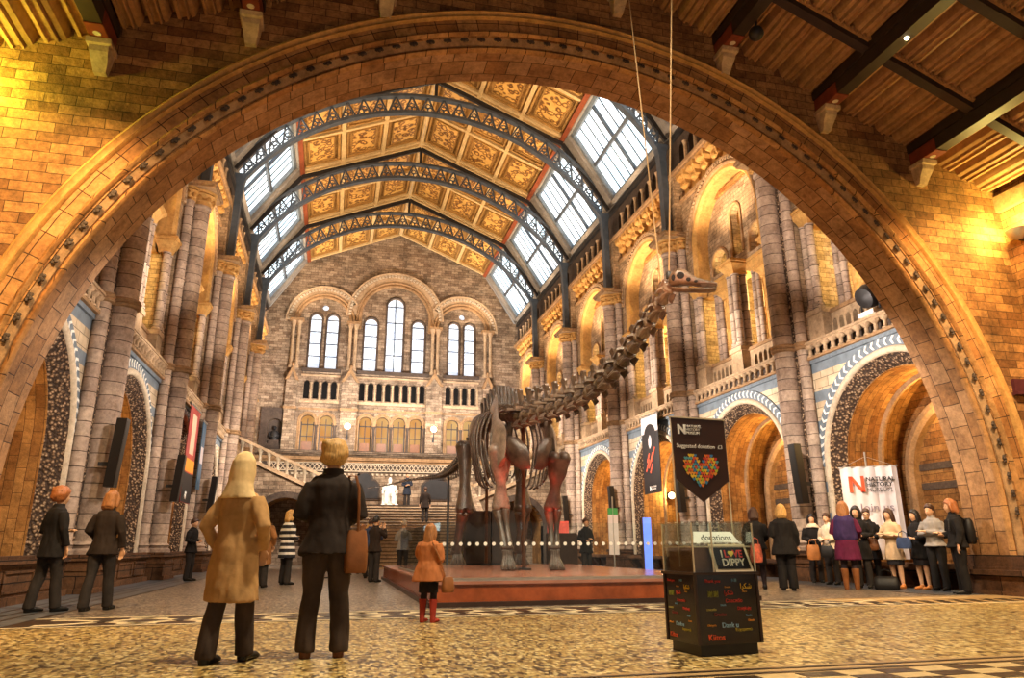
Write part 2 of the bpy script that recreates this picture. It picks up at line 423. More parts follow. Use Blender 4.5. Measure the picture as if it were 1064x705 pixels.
    A('great_arch', archstrip(MB(), 0, 13.3, 2.28, 11.75, [(0, .08), (0, .62), (.22, .62), (.22, -.03), (.1, -.03)], FX(0)), 'gold_stone', uvf=archuv(0, 13.3, 2.28, 0, 1))
    A('great_arch_hood', archstrip(MB(), 0, 13.3, 2.5, 13.3, [(0, -.02), (.02, -.1), (.1, -.13), (.18, -.1), (.2, -.05), (.3, -.05), (.33, -.12), (.39, -.12), (.41, .02), (0, .02)], FX(0)), 'moulding')
    de = MB()
    for i in range(44):
        a = PI*(i+.5)/44
        for r0, r1 in ((2.7, 2.8),):
            de.prism([(r*math.cos(a+d), 13.3+r*math.sin(a+d)) for r, d in ((r0, -.02), (r1, -.02), (r1, .02), (r0, .02))], lambda u, v, w: (-.13+w, u, v), .1)
    A('dentil', de, 'buff', smooth=False)
    # corbelled frieze
    A('frieze_back', MB().box(.2, .5, -3.15, 3.15, 15.95, 17.35), 'gold_stone', smooth=False)
    A('frieze_string', MB().box(-.1, .5, -3.15, 3.15, 15.9, 16.05), 'moulding', smooth=False)
    for i in range(7):
        y = -2.7+.9*i; c = MB()
        c.rings([[(.25, y-w, z), (.25-d, y-w, z), (.25-d, y+w, z), (.25, y+w, z)] for z, w, d in ((16.1, .1, .08), (16.3, .2, .18), (16.45, .16, .2), (16.6, .26, .34), (16.8, .22, .36), (16.95, .34, .5), (17.2, .34, .52))])
        c.ball((.0, y, 16.55), (.2, .2, .17), 8, 5); c.ball((-.18, y, 16.93), (.18, .24, .15), 8, 5)
        A('corbel', c, 'gold_stone', ang=25)
    A('cornice', MB().box(-.38, .5, -3.7, 3.7, 17.3, 17.46).box(-.28, .5, -3.7, 3.7, 17.2, 17.3), 'moulding', smooth=False)
    ho = [archhole(-2.7+.9*i, 17.62, 18.55, .3, 8) for i in range(7)]
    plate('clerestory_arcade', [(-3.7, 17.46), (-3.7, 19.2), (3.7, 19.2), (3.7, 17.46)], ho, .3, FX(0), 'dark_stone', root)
    A('clerestory_shade', MB().box(.6, .7, -3.7, 3.7, 17.46, 19.2), 'dark_stone', smooth=False)  # dark backing that paints the shade seen through the small arches
    for i in range(6): A('clerestory_column', MB().lathe([(.14, 17.5), (.09, 17.62), (.09, 18.4), (.15, 18.56)], -.08, -2.25+.9*i, 8), 'buff')
    A('eaves_beam', MB().box(-.15, .7, -3.7, 3.7, 19.2, 19.45), 'iron_dark', smooth=False)
    # gallery room behind
    A('gallery_wall', MB().box(3.6, 3.9, -3.7, 3.7, 6.5, 15.2), 'warm_brick', smooth=False)
    A('gallery_vault', MB().box(.5, 3.9, -3.7, 3.7, 15.2, 15.4), 'warm_brick', smooth=False)
    return root
def make_pier():
    root = empty('pillar')
    A = lambda nm, mb, mat, **kw: mb.build(nm, mat, root, **kw)
    A('pier_block', MB().box(.02, 3.9, -.6, .6, 0, 17.3), 'hall_brick', smooth=False)
    for y, r, x in ((0, .33, -.48), (-.52, .18, -.16), (.52, .18, -.16), (-.3, .12, -.2), (.3, .12, -.2)):
        A('shaft', MB().lathe([(r*1.35, .85), (r*1.35, .95), (r*1.12, 1.0), (r*1.25, 1.08), (r, 1.16), (r, 13.45), (r*1.15, 13.5), (r*1.15, 13.58)], x, y, 16 if r > .3 else 12),
          'shaft_stone' if r > .15 else 'leaf_band', uvf=lambda co, n, x=x, y=y, r=r: (math.atan2(co.y-y, co.x-x)*r+r*9, co.z))
    ring = MB()
    for y, r, x in ((0, .33, -.48), (-.52, .18, -.16), (.52, .18, -.16)):
        ring.lathe([(r, 7.0), (r+.07, 7.03), (r+.09, 7.08), (r+.05, 7.12), (r+.1, 7.17), (r+.07, 7.24), (r, 7.26)], x, y, 16)
    ring.box(-.2, .05, -.66, .66, 7.02, 7.22)
    A('shaft_ring', ring, 'moulding')
    cap = MB()
    for y, r, x in ((0, .33, -.48), (-.45, .2, -.16), (.45, .2, -.16)):
        cap.lathe([(r, 13.55), (r*1.1, 13.7), (r*1.35, 13.75), (r*1.2, 13.85), (r*1.55, 14.0), (r*1.4, 14.06), (r*1.7, 14.16)], x, y, 14)
        for i in range(8):
            a = PI*2*i/8; cap.ball((x+r*1.3*math.cos(a), y+r*1.3*math.sin(a), 13.8), (.09, .09, .12), 6, 4)
    A('capital', cap, 'gold_stone')
    A('abacus', MB().box(-1.05, .1, -.8, .8, 14.14, 14.24).box(-1.1, .1, -.85, .85, 14.24, 14.36), 'moulding', smooth=False)
    A('upper_pilaster', MB().box(-.3, .1, -.45, .45, 14.36, 17.3), 'hall_brick', smooth=False)
    b = MB()
    for (e, z0, z1) in ((.36, 0, .12), (.3, .12, .5), (.34, .5, .58), (.2, .58, .72), (.28, .72, .86)):
        b.box(-.62-e, .05, -.62-e*.6, .62+e*.6, z0, z1)
    A('pedestal', b, 'plinth_stone', smooth=False)
    return root
bay = struct(make_bay()); bt = tree_of(bay)
bay.location = (WR, pierY(0)+BAY/2, 0)
pier = struct(make_pier()); pt = tree_of(pier)
pier.location = (WR, pierY(1), 0)
for k in range(0, 6):
    yb = pierY(k)+BAY/2
    if k: struct(copy_tree(bay, bt, (WR, yb, 0), 0)).name = 'wall_right'
    c = copy_tree(bay, bt, (WL, yb, 0), PI); c.name = 'wall_left'
for k in range(1, 7):
    if k == 6: continue
    if k > 1: copy_tree(pier, pt, (WR, pierY(k), 0), 0)
    copy_tree(pier, pt, (WL, pierY(k), 0), PI)
# balustrades of the first-floor gallery: one per bay
def make_balustrade():
    root = empty('balustrade')
    MB().box(-.16, .16, -3.05, 3.05, 6.62, 6.7).build('base_rail', 'moulding', root, smooth=False)
    MB().box(-.2, .16, -3.05, 3.05, 7.04, 7.1).box(-.24, .2, -3.05, 3.05, 7.1, 7.17).build('top_rail', 'buff', root, smooth=False)
    b0 = None
    for i in range(17):
        y = -2.88+.36*i
        if b0 is None:
            b0 = MB().lathe([(.1, 6.7), (.1, 6.74), (.06, 6.77), (.06, 6.93), (.12, 6.97), (.15, 7.04)], 0, 0, 8).build('baluster', 'buff', root); b0.location = (-.1, y, 0)
        else:
            c = b0.copy(); COL.objects.link(c); c.parent = root; c.location = (-.1, y, 0)
    return root
bal = make_balustrade(); balt = tree_of(bal)
ORD = ['nearest the great arch', 'second from the great arch', 'third from the great arch', 'fourth from the great arch', 'fifth from the great arch', 'farthest, against the end wall']
for side, W, rz in (('right', WR, 0), ('left', WL, PI)):
    for k in range(6):
        o = bal if (side == 'right' and k == 0) else copy_tree(bal, balt)
        o.location = (W-.02 if side == 'right' else W+.02, pierY(k)+BAY/2, 0); o.rotation_euler = (0, 0, rz)
        tag(o, f'stone gallery balustrade along the {side}-hand wall, {ORD[k]}', 'balustrade', f'gallery balustrades on the {side} wall')
# stone benches against the ground arcade
def make_bench():
    root = empty('stone_bench')
    MB().box(-.62, -.02, -2.5, 2.5, .47, .58).box(-.58, -.02, -2.5, 2.5, .42, .47).build('seat_slab', 'plinth_stone', root, smooth=False)
    for y in (-2.3, -1.15, 0, 1.15, 2.3):
        MB().prism([(-.56, .42), (-.04, .42), (-.04, 0), (-.3, 0), (-.34, .12), (-.5, .3)], lambda u, v, w, y=y: (u, y-.18+w, v), .36).build('bracket', 'plinth_stone', root, smooth=False)
    MB().box(-.1, -.04, -2.5, 2.5, 0, .42).build('back_panel', 'plinth_stone', root, smooth=False)
    return root
def make_plinth_seat():
    root = empty('stone_bench')
    MB().box(-.5, -.02, -2.5, 2.5, .14, .66).build('body', 'plinth_stone', root, smooth=False)
    MB().box(-.6, -.02, -2.5, 2.5, 0, .14).build('base_moulding', 'plinth_stone', root, smooth=False)
    MB().box(-.54, -.02, -2.5, 2.5, .66, .72).box(-.6, -.02, -2.5, 2.5, .72, .8).box(-.5, -.02, -2.5, 2.5, .8, .86).build('seat_slab', 'plinth_stone', root, smooth=False)
    for y in (-1.65, 0, 1.65):
        m = MB()
        for a, b, c, d in ((y-.7, y+.7, .2, .25), (y-.7, y+.7, .55, .6), (y-.7, y-.65, .2, .6), (y+.65, y+.7, .2, .6)): m.box(-.53, -.49, a, b, c, d)
        m.build('panel_frame', 'plinth_stone', root, smooth=False)
    return root
be = make_bench(); bet = tree_of(be); ps_ = make_plinth_seat(); pst = tree_of(ps_)
for side, W, rz in (('right', WR, 0), ('left', WL, PI)):
    for k in range(4):
        o = (be if k == 0 else copy_tree(be, bet)) if side == 'right' else (ps_ if k == 0 else copy_tree(ps_, pst))
        o.location = (W, pierY(k)+BAY/2, 0); o.rotation_euler = (0, 0, rz)
        tag(o, f'{"bracketed" if side == "right" else "solid panelled"} brown stone bench along the {side}-hand arcade, {ORD[k]}', 'bench', f'stone benches on the {side} side')
# ------------------------------------------------------------------ roof
RZ, CZ, CA, EA, EZ = 26.67, 23.6, 7.36, 10.06, 19.45     # ridge, kink height/offset, eaves offset/height
def make_truss():
    root = empty('roof_truss')
    lo = [(11.36*math.sin(t), 12.75+11.36*math.cos(t)) for t in [i/40*1.005 for i in range(41)]]
    up = [(12.2*math.sin(t), 12.95+12.2*math.cos(t)) for t in [i/40*.955 for i in range(41)]]
    F = lambda a, z, y: (a, y, z)
    for nm, P, w in (('lower_chord', lo, .17), ('upper_chord', up, .15)):
        m = MB(); pts = [(-a, z) for a, z in P[::-1]]+P[1:]
        rs = []
        for i, (a, z) in enumerate(pts):
            a0, z0 = pts[max(i-1, 0)]; a1, z1 = pts[min(i+1, len(pts)-1)]
            t = Vector((a1-a0, z1-z0)).normalized(); n = Vector((-t.y, t.x))
            rs.append([F(a+n.x*d, z+n.y*d, y) for d, y in ((-w/2, -.17), (w/2, -.17), (w/2, .17), (-w/2, .17))])
        m.rings(rs); m.build(nm, 'iron', root, smooth=False)
    la = MB(); n = 26
    def at(P, R, c, t): return (R*math.sin(t), c+R*math.cos(t))
    for i in range(n):
        t0 = -1.0+2.0*i/n; t1 = -1.0+2.0*(i+1)/n; tm = (t0+t1)/2
        p = at(0, 11.36, 12.75, t0); q = at(0, 11.36, 12.75, t1); u = at(0, 12.2, 12.95, tm*.955)
        for s in (p, q): la.obox(F(*s, 0), F(*u, 0), .07, .09)
        c = ((p[0]+q[0]+u[0])/3, (p[1]+q[1]+u[1])/3)
        for k in range(3):
            a = 2*PI*k/3+1.57
            la.rings([[F(c[0]+.13*math.cos(a)+(.14+d)*math.cos(b), c[1]+.13*math.sin(a)+(.14+d)*math.sin(b), y) for d, y in ((-.025, -.02), (.025, -.02), (.025, .02), (-.025, .02))] for b in [2*PI*j/8 for j in range(8)]], close=True)
    la.build('lattice', 'iron', root, smooth=False)
    for s in (-1, 1):
        leg = MB(); ps = [(9.62, 14.36, .34), (9.62, 16.0, .3), (9.6, 17.5, .3), (9.54, 18.5, .36), (9.42, 19.1, .6)]
        leg.rings([[(s*(a-.0), -.2, z), (s*(a+w), -.2, z), (s*(a+w), .2, z), (s*a, .2, z)] for a, z, w in ps])
        leg.build('leg', 'iron', root, smooth=False)
        MB().obox((0, 0, RZ-.35), (s*CA, 0, CZ-.3), .16, .25).obox((s*CA, 0, CZ-.3), (s*EA, 0, EZ), .16, .25).build('principal_rafter', 'iron_dark', root, smooth=False)
    MB().box(-.08, .08, -.08, .08, 25.1, RZ-.3).build('king_post', 'iron_dark', root, smooth=False)
    return root
tr = make_truss(); trt = tree_of(tr)
for k in range(1, 6):
    o = tr if k == 1 else copy_tree(tr, trt)
    o.location = (XC, pierY(k) if k < 6 else 56.5, 0)
    tag(o, 'curved iron lattice roof arch, ' + ['hidden behind the top of the great arch', 'seen only at the right behind the great arch', 'the nearest one seen whole', 'second of those seen whole', 'farthest of those seen whole, near the end wall'][k-1], 'roof truss', 'iron roof arches')
def slope_f(s, a0, z0, a1, z1):
    L = math.hypot(a1-a0, z1-z0); da, dz = (a1-a0)/L, (z1-z0)/L
    na, nz = dz, -da     # pointing inward/down
    return L, (lambda u, v, w: (s*(a0+da*u+na*w*(1 if nz < 0 else -1)), v, z0+dz*u+nz*w*(1 if nz < 0 else -1)))
def make_ceiling(s):
    root = empty('ceiling')
    L, f = slope_f(s, 0, RZ, CA, CZ)
    bx = lambda m, u0, u1, v0, v1, w0, w1: m.add([f(u, v, w) for u in (u0, u1) for v in (v0, v1) for w in (w0, w1)], [(0, 1, 3, 2), (4, 6, 7, 5), (0, 4, 5, 1), (2, 3, 7, 6), (0, 2, 6, 4), (1, 5, 7, 3)])
    bx(MB(), 0, L+.1, -BAY/2, BAY/2, -.4, -.2).build('roof_board', 'roof_board', root, smooth=False)
    rib = MB(); H = BAY/2
    cu = [0.0, L/3, 2*L/3, L]
    for u in cu: bx(rib, max(u-.12, 0), min(u+.12, L), -H, H, -.25, -.02)
    for v in (-H+.2, 0, H-.2): bx(rib, 0, L, v-.1, v+.1, -.25, 0)
    rib.build('ceiling_rib', 'roof_rib', root, smooth=False)
    bx(MB(), L-.14, L+.14, -H, H, -.2, .05).build('wall_plate', 'roof_red', root, smooth=False)
    for i in range(3):
        for j in range(2):
            u0, u1 = cu[i]+.2, cu[i+1]-.2; v0, v1 = (-H+.38, -.18) if j == 0 else (.18, H-.38)
            fr = MB()
            for a, b, c, d in ((u0, u1, v0, v0+.12), (u0, u1, v1-.12, v1), (u0, u0+.12, v0, v1), (u1-.12, u1, v0, v1)): bx(fr, a, b, c, d, -.25, -.1)
            e = .32
            for a, b, c, d in ((u0+e, u1-e, v0+e, v0+e+.06), (u0+e, u1-e, v1-e-.06, v1-e), (u0+e, u0+e+.06, v0+e, v1-e), (u1-e-.06, u1-e, v0+e, v1-e)): bx(fr, a, b, c, d, -.25, -.14)
            fo = fr.build('panel_frame', 'roof_board', root, smooth=False)
            bx(MB(), u0+e+.08, u1-e-.08, v0+e+.08, v1-e-.08, -.22, -.17).build('painted_panel', 'painted_panel', root, smooth=False)
            bx(MB(), u0, u1, v0, v1, -.24, -.2).build('panel_ground', 'gold_stone', root, smooth=False)
    return root
def make_skylight(s):
    root = empty('window')
    L, f = slope_f(s, CA, CZ, EA, EZ); H = BAY/2
    bx = lambda m, u0, u1, v0, v1, w0, w1: m.add([f(u, v, w) for u in (u0, u1) for v in (v0, v1) for w in (w0, w1)], [(0, 1, 3, 2), (4, 6, 7, 5), (0, 4, 5, 1), (2, 3, 7, 6), (0, 2, 6, 4), (1, 5, 7, 3)])
    fr = MB()
    for a, b, c, d in ((0, L, -H, -H+.62), (0, L, H-.62, H), (0, .2, -H, H), (L-.25, L, -H, H)): bx(fr, a, b, c, d, -.35, -.05)
    fr.build('timber_surround', 'skylight_frame', root, smooth=False)
    rv = MB()
    for a, b, c, d in ((.2, L-.25, -H+.62, -H+.82), (.2, L-.25, H-.82, H-.62), (.2, .42, -H+.62, H-.62), (L-.4, L-.25, -H+.62, H-.62)): bx(rv, a, b, c, d, -.5, -.25)
    rv.build('reveal', 'blue_grey', root, smooth=False)
    bars = MB(); v0, v1, u0, u1 = -H+.82, H-.82, .42, L-.4
    for i in range(1, 8):
        v = v0+(v1-v0)*i/8; w = .16 if i == 4 else .045
        bx(bars, u0, u1, v-w/2, v+w/2, -.5, -.3 if i == 4 else -.4)
    um = (u0+u1)/2; bx(bars, um-.09, um+.09, v0, v1, -.5, -.28)
    bars.build('glazing_bar', 'iron', root, smooth=False)
    bx(MB(), u0-.02, u1+.02, v0-.02, v1+.02, -.5, -.46).build('pane', 'sky_pane', root, smooth=False)
    return root
wn = 1
for s in (1, -1):
    ce = make_ceiling(s); cet = tree_of(ce); sk = make_skylight(s); skt = tree_of(sk)
    for k in range(0, 6):
        y = pierY(k)+BAY/2
        a = ce if k == 0 else copy_tree(ce, cet); a.location = (XC, y, 0); struct(a)
        b = sk if k == 0 else copy_tree(sk, skt); b.location = (XC, y, 0); struct(b); b.name = f'window_{wn}'; wn += 1
# ------------------------------------------------------------------ end wall
EY = 57.0
fE = lambda y0: (lambda u, v, w: (u, y0+w, v))
def make_end():
    root = struct(empty('wall_back'))
    A = lambda nm, mb, mat, **kw: mb.build(nm, mat, root, **kw)
    Cx, Lx, Rx = 4.05, -1.62, 9.66
    low = [(Lx-.75, .5), (Lx+.65, .5)] + [(Cx-2+1.33*i, .5) for i in range(4)] + [(Rx-.65, .5), (Rx+.75, .5)]
    win = [(Lx-.66, 14.75, 18.85, .42), (Lx+.66, 14.75, 18.85, .42), (Rx-.66, 14.75, 18.85, .42), (Rx+.66, 14.75, 18.85, .42),
           (Cx-1.95, 14.75, 18.7, .5), (Cx, 14.75, 20.4, .66), (Cx+1.95, 14.75, 18.7, .5)]
    nich = [(Cx-2.42+.692*i, 12.25, 13.55, .22) for i in range(8)] + [(Lx-1.05+.7*i, 12.25, 13.55, .22) for i in range(4)] + [(Rx-1.05+.7*i, 12.25, 13.55, .22) for i in range(4)]
    holes = [archhole(x, 8.05, 10.45, r) for x, r in low] + [archhole(x, z0, zs, r) for x, z0, zs, r in win] + [archhole(x, z0, zs, r, 8) for x, z0, zs, r in nich]
    for x in (Lx, Rx): holes.append([(x+.25*math.cos(2*PI*i/14), 19.85+.25*math.sin(2*PI*i/14)) for i in range(14)])
    holes.append(archhole(-4.75, 8.6, 10.0, .55))
    out = [(WL-3, 0), (WL-3, 19.6), (XC-EA, 19.6), (XC-CA, CZ+.3), (XC, RZ+.3), (XC+CA, CZ+.3), (XC+EA, 19.6), (WR+3, 19.6), (WR+3, 0)]
    plate('masonry', out, holes, .5, fE(EY), 'end_brick', root)
    # great round arches over the windows
    for cx, zc, r0, wide in ((Cx, 19.3, 2.75, 1.3), (Lx, 18.6, 2.0, 1.1), (Rx, 18.6, 2.0, 1.1)):
        A('window_arch', archstrip(MB(), cx, zc, r0, 18.2, [(0, .05), (0, -.08), (.06, -.16), (.16, -.18), (.24, -.1), (.3, -.12), (.4, -.2), (.45, -.14), (.45, .05)], fE(EY), 26), 'moulding')
        sec = [(r0+.45+d_, w_) for d_, w_ in [(0, .05), (0, -.1), (wide-.65, -.1), (wide-.62, -.24), (wide-.5, -.26), (wide-.45, .05)]]
        lo_, hi_ = (0, PI) if cx == Cx else (.62, PI) if cx == Lx else (0, PI-.62)
        A('outer_arch', MB().rings([[(cx+r*math.cos(a), EY+w_, zc+r*math.sin(a)) for r, w_ in sec] for a in [lo_+(hi_-lo_)*i/26 for i in range(27)]]), 'buff')
        d = MB(); n = int((r0+wide)*11)
        for i in range(n):
            a = PI*(i+.5)/n; r1, r2 = r0+wide-.42, r0+wide-.22
            if lo_ < a < hi_:
                d.prism([(cx+r*math.cos(a+q), zc+r*math.sin(a+q)) for r, q in ((r1, -.32/n*3), (r2, -.32/n*3), (r2, .32/n*3), (r1, .32/n*3))], lambda u, v, w: (u, EY-.2+w, v), .2)
        A('arch_dentil', d, 'cream', smooth=False)
    for x, z0, zs, r in win:
        A('window_moulding', archstrip(MB(), x, zs, r, z0, [(0, .05), (0, -.05), (.07, -.1), (.15, -.04), (.15, .05)], fE(EY), 16), 'dark_stone')
    for x, r in low:
        A('door_moulding', archstrip(MB(), x, 10.45, r, 8.05, [(0, .05), (0, -.06), (.1, -.12), (.18, -.06), (.26, -.1), (.26, .05)], fE(EY), 16), 'moulding')
    for x, z0, zs, r in nich:
        pass
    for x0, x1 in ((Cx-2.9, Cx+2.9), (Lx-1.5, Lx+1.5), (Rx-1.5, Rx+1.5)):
        A('niche_back', MB().box(x0, x1, EY+.5, EY+.6, 11.9, 14.2), 'hollow_shade', smooth=False)  # niche shade painted as a near-black sheet
        A('arcade_sill', MB().box(x0, x1, EY-.14, EY+.1, 11.9, 12.12).box(x0, x1, EY-.12, EY+.1, 14.05, 14.2), 'buff', smooth=False)
        A('window_sill', MB().box(x0, x1, EY-.25, EY+.1, 14.42, 14.68), 'dark_stone', smooth=False)
        A('string_course', MB().box(x0, x1, EY-.12, EY+.1, 11.35, 11.5), 'moulding', smooth=False)
    for x, z0, zs, r in nich: A('niche_column', MB().lathe([(.11, 12.14), (.06, 12.25), (.06, 13.35), (.12, 13.55)], x+.345, EY-.06, 8), 'buff')
    # buttress piers with gablets
    for x, w in ((Lx-2.15, .42), (Lx+2.3, .62), (Cx+3.35, .62), (Rx+2.2, .42)):
        A('buttress', MB().box(x-w, x+w, EY-.45, EY+.05, 0, 13.6), 'end_brick', smooth=False)
        A('gablet', MB().prism([(x-w-.1, 13.6), (x, 14.75), (x+w+.1, 13.6), (x+w-.15, 13.6), (x, 14.3), (x-w+.15, 13.6)], lambda u, v, w_: (u, EY-.55+w_, v), .6).ball((x, EY-.4, 14.85), (.14, .14, .2), 8, 5), 'moulding', smooth=False)
        A('gablet_back', MB().prism([(x-w, 13.6), (x, 14.55), (x+w, 13.6)], lambda u, v, w_: (u, EY-.4+w_, v), .45), 'end_brick', smooth=False)
        A('buttress_string', MB().box(x-w-.08, x+w+.08, EY-.52, EY+.05, 11.3, 11.5), 'moulding', smooth=False)
        for dx in (-.22, .22): A('window_shaft', MB().lathe([(.2, 14.6), (.2, 14.75), (.13, 14.9), (.13, 18.1), (.24, 18.45), (.26, 18.6)], x+dx, EY-.25, 10), 'buff')
        A('impost', MB().box(x-.55, x+.55, EY-.55, EY+.05, 18.5, 18.68), 'moulding', smooth=False)
    for x, r in low: A('arcade_column', MB().lathe([(.2, 8.05), (.2, 8.15), (.1, 8.3), (.1, 9.9), (.18, 10.15)], x+.66, EY-.12, 10), 'dark_stone')
    # niche surround on the left
    plate('niche_surround', [(-5.85, 8.2), (-5.85, 11.4), (-3.7, 11.4), (-3.7, 8.2)], [archhole(-4.75, 8.6, 10.0, .55)], .18, fE(EY-.18), 'dark_stone', root)
    A('niche_recess', MB().box(-5.5, -4.0, EY+.45, EY+.55, 8.4, 10.8), 'dark_stone', smooth=False)
    return root, win, low, (Cx, Lx, Rx)
END, WIN, LOW, (Cx, Lx, Rx) = make_end()
for x, z0, zs, r in WIN:
    w = struct(empty(f'window_{wn}')); wn += 1
    plate('pane', archhole(x, z0, zs, r+.02), [], .04, fE(EY+.3), 'lancet_pane', w)
    b = MB()
    for i in range(1, 5): b.box(x-r, x+r, EY+.24, EY+.3, z0+(zs-z0)*i/4-.03, z0+(zs-z0)*i/4+.03)
    if r > .6: b.box(x-.035, x+.035, EY+.24, EY+.3, z0, zs+r)
    b.build('glazing_bar', 'iron_dark', w, smooth=False)
for x in (Lx, Rx):
    w = struct(empty(f'window_{wn}')); wn += 1
    plate('pane', [(x+.27*math.cos(2*PI*i/14), 19.85+.27*math.sin(2*PI*i/14)) for i in range(14)], [], .04, fE(EY+.3), 'lancet_pane', w)
dn = 1
for x, r in LOW:
    w = struct(empty(f'door_{dn}')); dn += 1
    plate('pane', archhole(x, 8.05, 10.45, r+.02), [], .04, fE(EY+.42), 'lit_pane', w)
    b = MB().box(x-r, x+r, EY+.34, EY+.42, 10.2, 10.28).box(x-r, x+r, EY+.34, EY+.42, 9.3, 9.36).box(x-.03, x+.03, EY+.34, EY+.42, 8.6, 10.7)
    for s in (-1, 1): b.box(x+s*(r-.04)-.04, x+s*(r-.04)+.04, EY+.34, EY+.42, 8.05, 10.45)
    b.build('glazing_bar', 'wood_dark', w, smooth=False)
    MB().box(x-r+.12, x+r-.12, EY+.3, EY+.4, 8.05, 8.9).build('door_leaf', plain('door_wood', '7c4a22', .5, var=.3) if 'door_wood' not in MATS else 'door_wood', w, smooth=False)
# bust in the niche
t = thing('seated_bust', 'dark bronze bust in the arched niche high on the left of the end wall', 'statue', (-4.75, EY+.2, 8.62))
MB().box(-.4, .4, -.22, .22, 0, .18).box(-.34, .34, -.2, .2, .18, .3).build('plinth', 'dark_stone', t, smooth=False)
m = MB().tube([(0, 0, .3), (0, 0, .55), (0, 0, .8), (0, 0, .98), (0, -.01, 1.06)], [.26, .33, .36, .24, .1], 12, ry=[.2, .22, .2, .14, .1]).ball((0, -.03, 1.24), (.13, .15, .18), 10, 8)
m.tube([(-.34, 0, .85), (-.38, -.1, .6), (-.1, -.26, .5)], [.1, .09, .07], 8).tube([(.34, 0, .85), (.38, -.1, .6), (.1, -.26, .5)], [.1, .09, .07], 8)
m.build('figure', 'iron_dark', t)
# wall lamps on the two middle buttresses
for x, w in ((Lx+2.3, 'left'), (Cx+3.35, 'right')):
    t = thing('wall_lamp', f'glowing globe wall lamp on the {w} buttress between the end wall arches', 'wall lamp', (x, EY-.5, 9.9), group='globe lamps on the end wall')
    MB().tube([(0, .05, -.7), (0, -.25, -.75), (0, -.35, -.4), (0, -.35, -.1)], .045, 8).box(-.08, .08, .0, .06, -.9, -.5).build('bracket', 'iron_dark', t)
    MB().ball((0, -.35, .12), .24, 14, 10).build('globe', plain('lamp_glow', 'ffe9b8', .4, emit=9, var=0) if 'lamp_glow' not in MATS else 'lamp_glow', t)
# ------------------------------------------------------------------ great stair
def stair():
    s = struct(empty('staircase'))
    n = 20; y0, y1, z1 = 35.2, 42.0, 3.3; x0, x1 = .75, 7.5
    for i in range(n):
        MB().box(x0, x1, y0+(y1-y0)*i/n, y1, z1*i/n, z1*(i+1)/n-.035).build('riser', 'buff', s, smooth=False)
        MB().box(x0-.02, x1+.02, y0+(y1-y0)*i/n-.05, y1, z1*(i+1)/n-.035, z1*(i+1)/n).build('tread', 'dark_stone', s, smooth=False)
    MB().box(.45, 7.8, y1, 45, z1-.3, z1).build('landing', 'buff', s, smooth=False)
    for x in (x0-.3, x1+.3): MB().prism([(y0-.2, 0), (y1, 0), (y1, z1+.9), (y1-.3, z1+.9), (y0-.2, .9)], lambda u, v, w, x=x: (x-.2+w, u, v), .4).build('string_wall', 'end_brick', s, smooth=False)
    # wall behind the landing
    MB().box(-9, 17, 45.0, 45.6, 0, 6.1).build('landing_wall', 'end_brick', s, smooth=False)
    MB().box(-9, 17, 44.75, 45.6, 6.1, 6.3).box(-9, 17, 44.86, 45.6, 5.98, 6.1).build('landing_cornice', 'moulding', s, smooth=False)
    MB().box(-9, 17, 44.93, 45.02, 5.38, 5.95).build('frieze_ground', 'dark_stone', s, smooth=False)
    m = MB()
    for i in range(64):
        x = -4+i*.26
        m.obox((x, 44.91, 5.5), (x+.26, 44.91, 5.9), .05, .06, (0, 1, 0)).obox((x+.26, 44.91, 5.5), (x, 44.91, 5.9), .05, .06, (0, 1, 0))
    m.box(-4, 12.7, 44.88, 44.95, 5.44, 5.5).box(-4, 12.7, 44.88, 44.95, 5.9, 5.96)
    for i in range(60): m.box(-4+i*.28, -4+i*.28+.13, 44.9, 45.0, 5.22, 5.34)
    m.build('lattice_frieze', 'cream', s, smooth=False)
    # upper steps to the gallery level
    MB().box(-6, 14.4, 45.6, 57.1, 5.6, 6.1).build('upper_landing', 'buff', s, smooth=False)
    for i in range(10): MB().box(-5.5, 13.8, 51.5+i*.46, 57.1, 6.1+i*.195, 6.1+(i+1)*.195-.03).build('upper_riser', 'end_brick', s, smooth=False); MB().box(-5.5, 13.8, 51.45+i*.46, 57.1, 6.1+(i+1)*.195-.03, 6.1+(i+1)*.195).build('upper_step', 'dark_stone', s, smooth=False)
    # side flights rising outwards in front of the landing wall
    for sg, xa in ((-1, .6), (1, 7.68)):
        xb = xa+sg*7.6
        hole = archhole(xa+sg*3.2, 0, 2.2, 1.55, 14)
        outl = [(xa, 0), (xa, 3.3), (xb, 6.6), (xb, 0)] if sg > 0 else [(xb, 0), (xb, 6.6), (xa, 3.3), (xa, 0)]
        cx = xa+sg*3.2
        outl = [(xb, 0), (xb, 6.6), (xa, 3.3), (xa, 0)] if sg < 0 else [(xa, 0), (xa, 3.3), (xb, 6.6), (xb, 0)]
        outl = outl + [(cx+1.5, 0)] + arcpts(cx, 2.2, 1.5, 16, 0, PI) + [(cx-1.5, 0)]
        plate('flight_wall', outl, [], .5, fE(42.6), 'end_brick', s)
        archstrip(MB(), cx, 2.2, 1.5, 0, [(0, .02), (0, -.08), (.34, -.08), (.34, .02)], fE(42.6), 18).build('passage_arch', 'dark_stone', s)
        archstrip(MB(), cx, 2.2, 1.5, 0, [(0, .0), (0, 2.6), (.1, 2.6), (.1, 0)], fE(42.6), 18).build('passage_vault', 'warm_brick', s, uvf=archuv(cx, 2.2, 1.5, 1))
        for i in range(20):
            a = xa+sg*7.6*i/20; b = xa+sg*7.6*(i+1)/20
            MB().box(min(a, b), max(a, b), 42.7, 45., 2.8+3.3*i/20, 3.3+3.3*(i+1)/20).build('flight_step', 'dark_stone', s, smooth=False)
    return s
stair()
